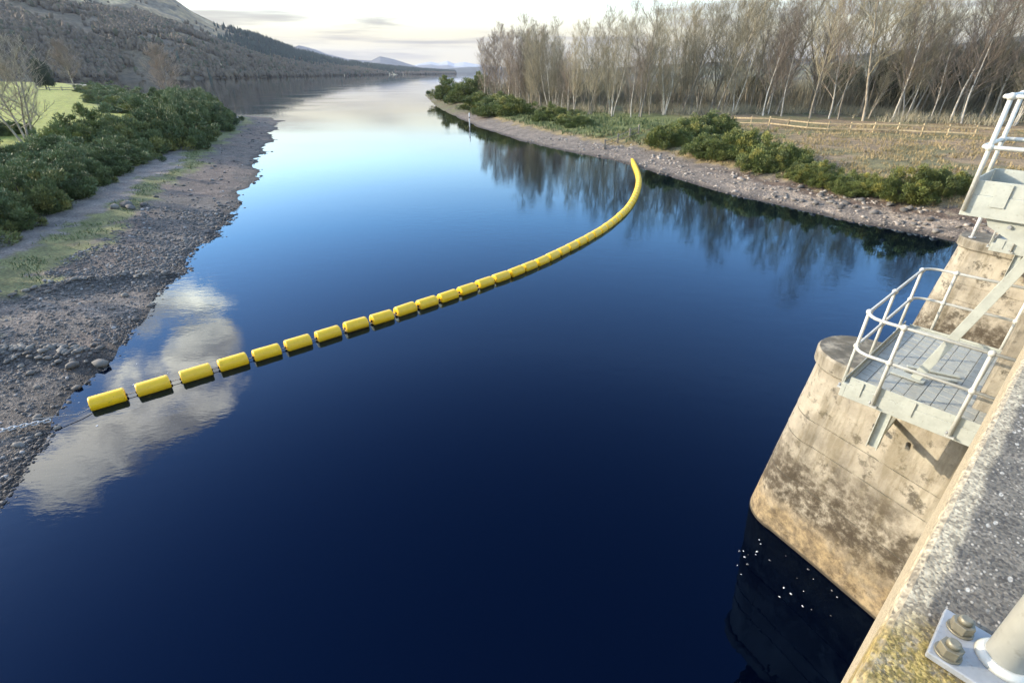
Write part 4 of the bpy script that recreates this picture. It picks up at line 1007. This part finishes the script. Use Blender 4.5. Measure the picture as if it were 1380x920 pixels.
# upper platform at deck level
up = dthing('upper_platform', 'pale grey railed platform tray projecting at deck level on the right edge', 'platform', 8.45, 0, 7.16)
W, T1 = 1.15, 1.05
LB().b(0, W, -.02, T1, -.06, -.03).build('floor', FLOORP, up)
for k in range(6): LB().b(.01, W-.01, .02+k*.17, .17+k*.17, -.028, -.015).build('floor_plank', FLOORP, up, .002)
LB().b(-.06, 0, -.02, T1+.06, -.24, .02).build('side_channel', FRAMEP, up, .006)
LB().b(W, W+.06, -.02, T1+.06, -.24, .02).build('side_channel', FRAMEP, up, .006)
LB().b(.002, W-.002, T1, T1+.06, -.24, .02).build('front_channel', FRAMEP, up, .006)
LB().b(-.052, -.04, -.02, T1+.05, .022, .19).build('kick_plate', FRAMEP, up, .002)
LB().b(W+.04, W+.052, -.02, T1+.05, .022, .19).build('kick_plate', FRAMEP, up, .002)
LB().b(-.03, W+.03, T1+.04, T1+.052, .022, .19).build('kick_plate', FRAMEP, up, .002)
LB().b(-.076, -.061, .72, .86, -.10, .17).build('clip_plate', FRAMEP, up, .003)
LB().b(.35, .55, .55, .75, -.013, .05).build('hinge_box', STEEL, up, .006)
for x, y in [(-.09, T1+.03), (W-.05, T1+.09), (-.09, .05), (W+.09, .05)]:
    pst = MB().tube([(x, y, -.18), (x, y, 1.10)], .026, 10).build('post', GALV, up)
    for z in (1.10, .56): MB().ball((x, y, z), .044, 12, 8).build('rail_joint', GALV, pst)
for z in (1.10, .56):
    MB().tube([(-.09, -.1, z), (-.09, T1-.05, z)]+arc((-.09, T1-.03, z), (-.09, T1+.10, z), (.05, T1+.10, z))+[(W-.1, T1+.10, z)]+arc((W-.05, T1+.10, z), (W+.09, T1+.10, z), (W+.09, T1-.04, z))+[(W+.09, -.1, z)], .025, 10).build('rail', GALV, up)
gs = MB(); gs.add([(.02, -.02, -.24), (.02, .85, -.24), (.02, .80, -.34), (.02, -.02, -.75), (.04, -.02, -.24), (.04, .85, -.24), (.04, .80, -.34), (.04, -.02, -.75)], [(0, 1, 2, 3), (7, 6, 5, 4), (0, 4, 5, 1), (1, 5, 6, 2), (2, 6, 7, 3), (3, 7, 4, 0)])
g = gs.build('gusset', FRAMEP, up)
for y, z in ((.6, -.31), (.3, -.36), (.3, -.5)): MB().tube([(.018, y, z), (-.01, y, z)], .022, 6).build('bolt', STEEL, g)
# flecks of foam and leaf drifting by the pier and along the left shore
fp = [dam(random.uniform(7.4, 8.6), random.uniform(.2, 2.2), .004) for _ in range(26)]+[(*(cur(random.uniform(-1, 3))+np.array((random.uniform(-1.5, .5), random.uniform(-2, 2)))), .004) for _ in range(18)]
fl = np.array(fp); n_ = len(fl); sz = rng.uniform(.006, .022, n_)
me = scatter('floating_flecks', ico_v, ico_f, fl, np.stack([sz*1.5, sz, sz*.25], -1), np.where(rng.random((n_, 1)) < .6, .7, .16)*np.ones((n_, 3)), STONE, .15)
tag(link_ob('floating_flecks', me), 'small pale flecks of foam and leaf floating beside the pier', None, None, 'stuff')
# white staff on the further pier
o = dthing('gauge_staff', 'short white staff standing on the further pier cap', 'pole', SC1+DS-.35, 2.1, 4.16)
MB().tube([(0, 0, 0), (0, 0, .95), (0, 0, 1.0)], [.05, .05, .03], 8).build('shaft', WHITEP, o)
MB().tube([(0, 0, 0), (0, 0, .03)], .09, 8).build('foot', STEEL, o)

# rail post on the parapet beside the camera
rp = dthing('rail_post', 'galvanised round rail post bolted to the parapet by a steel plate', 'railing', .79, -.15, PT)
LB().b(-.052, .052, -.22, .076, .002, .014).build('base_plate', STEEL, rp, .002)
MB().tube([(.015, .0, .0145), (.015, .0, 1.0)], .0245, 28).build('tube', GALV, rp)
MB().tube([(.015, .0, .0145), (.015, .0, .020), (.015, .0, .026)], [.034, .032, .027], 28).build('weld_collar', GALV, rp)
def nut(x, y, a):
    w = MB().tube([(x, y, .0145), (x, y, .0175)], .0165, 22).build('washer', BRASSY, rp)
    m = MB(); hexp = [(math.cos(a+k*math.pi/3), math.sin(a+k*math.pi/3)) for k in range(6)]; 
    r = .0145
    m.v = [(x+hx*r, y+hy*r, z) for z in (.0177, .033) for hx, hy in hexp]; m.f = [(k, (k+1) % 6, 6+(k+1) % 6, 6+k) for k in range(6)]+[tuple(range(6))[::-1], tuple(range(6, 12))]; m.sm = [False]*8
    n = m.build('nut', BRASSY, rp, .0007)
    MB().tube([(x, y, .0332), (x, y, .038), (x, y, .0405), (x, y, .042)], [.0086, .0086, .008, .006], 18).build('bolt_end', BRASSY, n)
nut(.024, .053, .3); nut(-.033, .056, .75)

# ------------------------------------------------------------------ the air
hz = bpy.data.materials.new('haze'); hz.use_nodes = True; t = hz.node_tree; t.nodes.clear()
ho = N(t, 'ShaderNodeOutputMaterial'); hv = N(t, 'ShaderNodeVolumePrincipled'); link(t, hv.outputs[0], ho.inputs['Volume'])
hv.inputs['Color'].default_value = col(.62, .66, .76); hv.inputs['Density'].default_value = 5e-5; hv.inputs['Anisotropy'].default_value = .1
m = MB(); m.box((-18000, -18000, -4.5), (36000, 0, 0), (0, 36000, 0), (0, 0, 620)); ob = m.build('haze', hz)
tag(ob, 'pale blue winter haze over the loch', None, None, 'stuff')
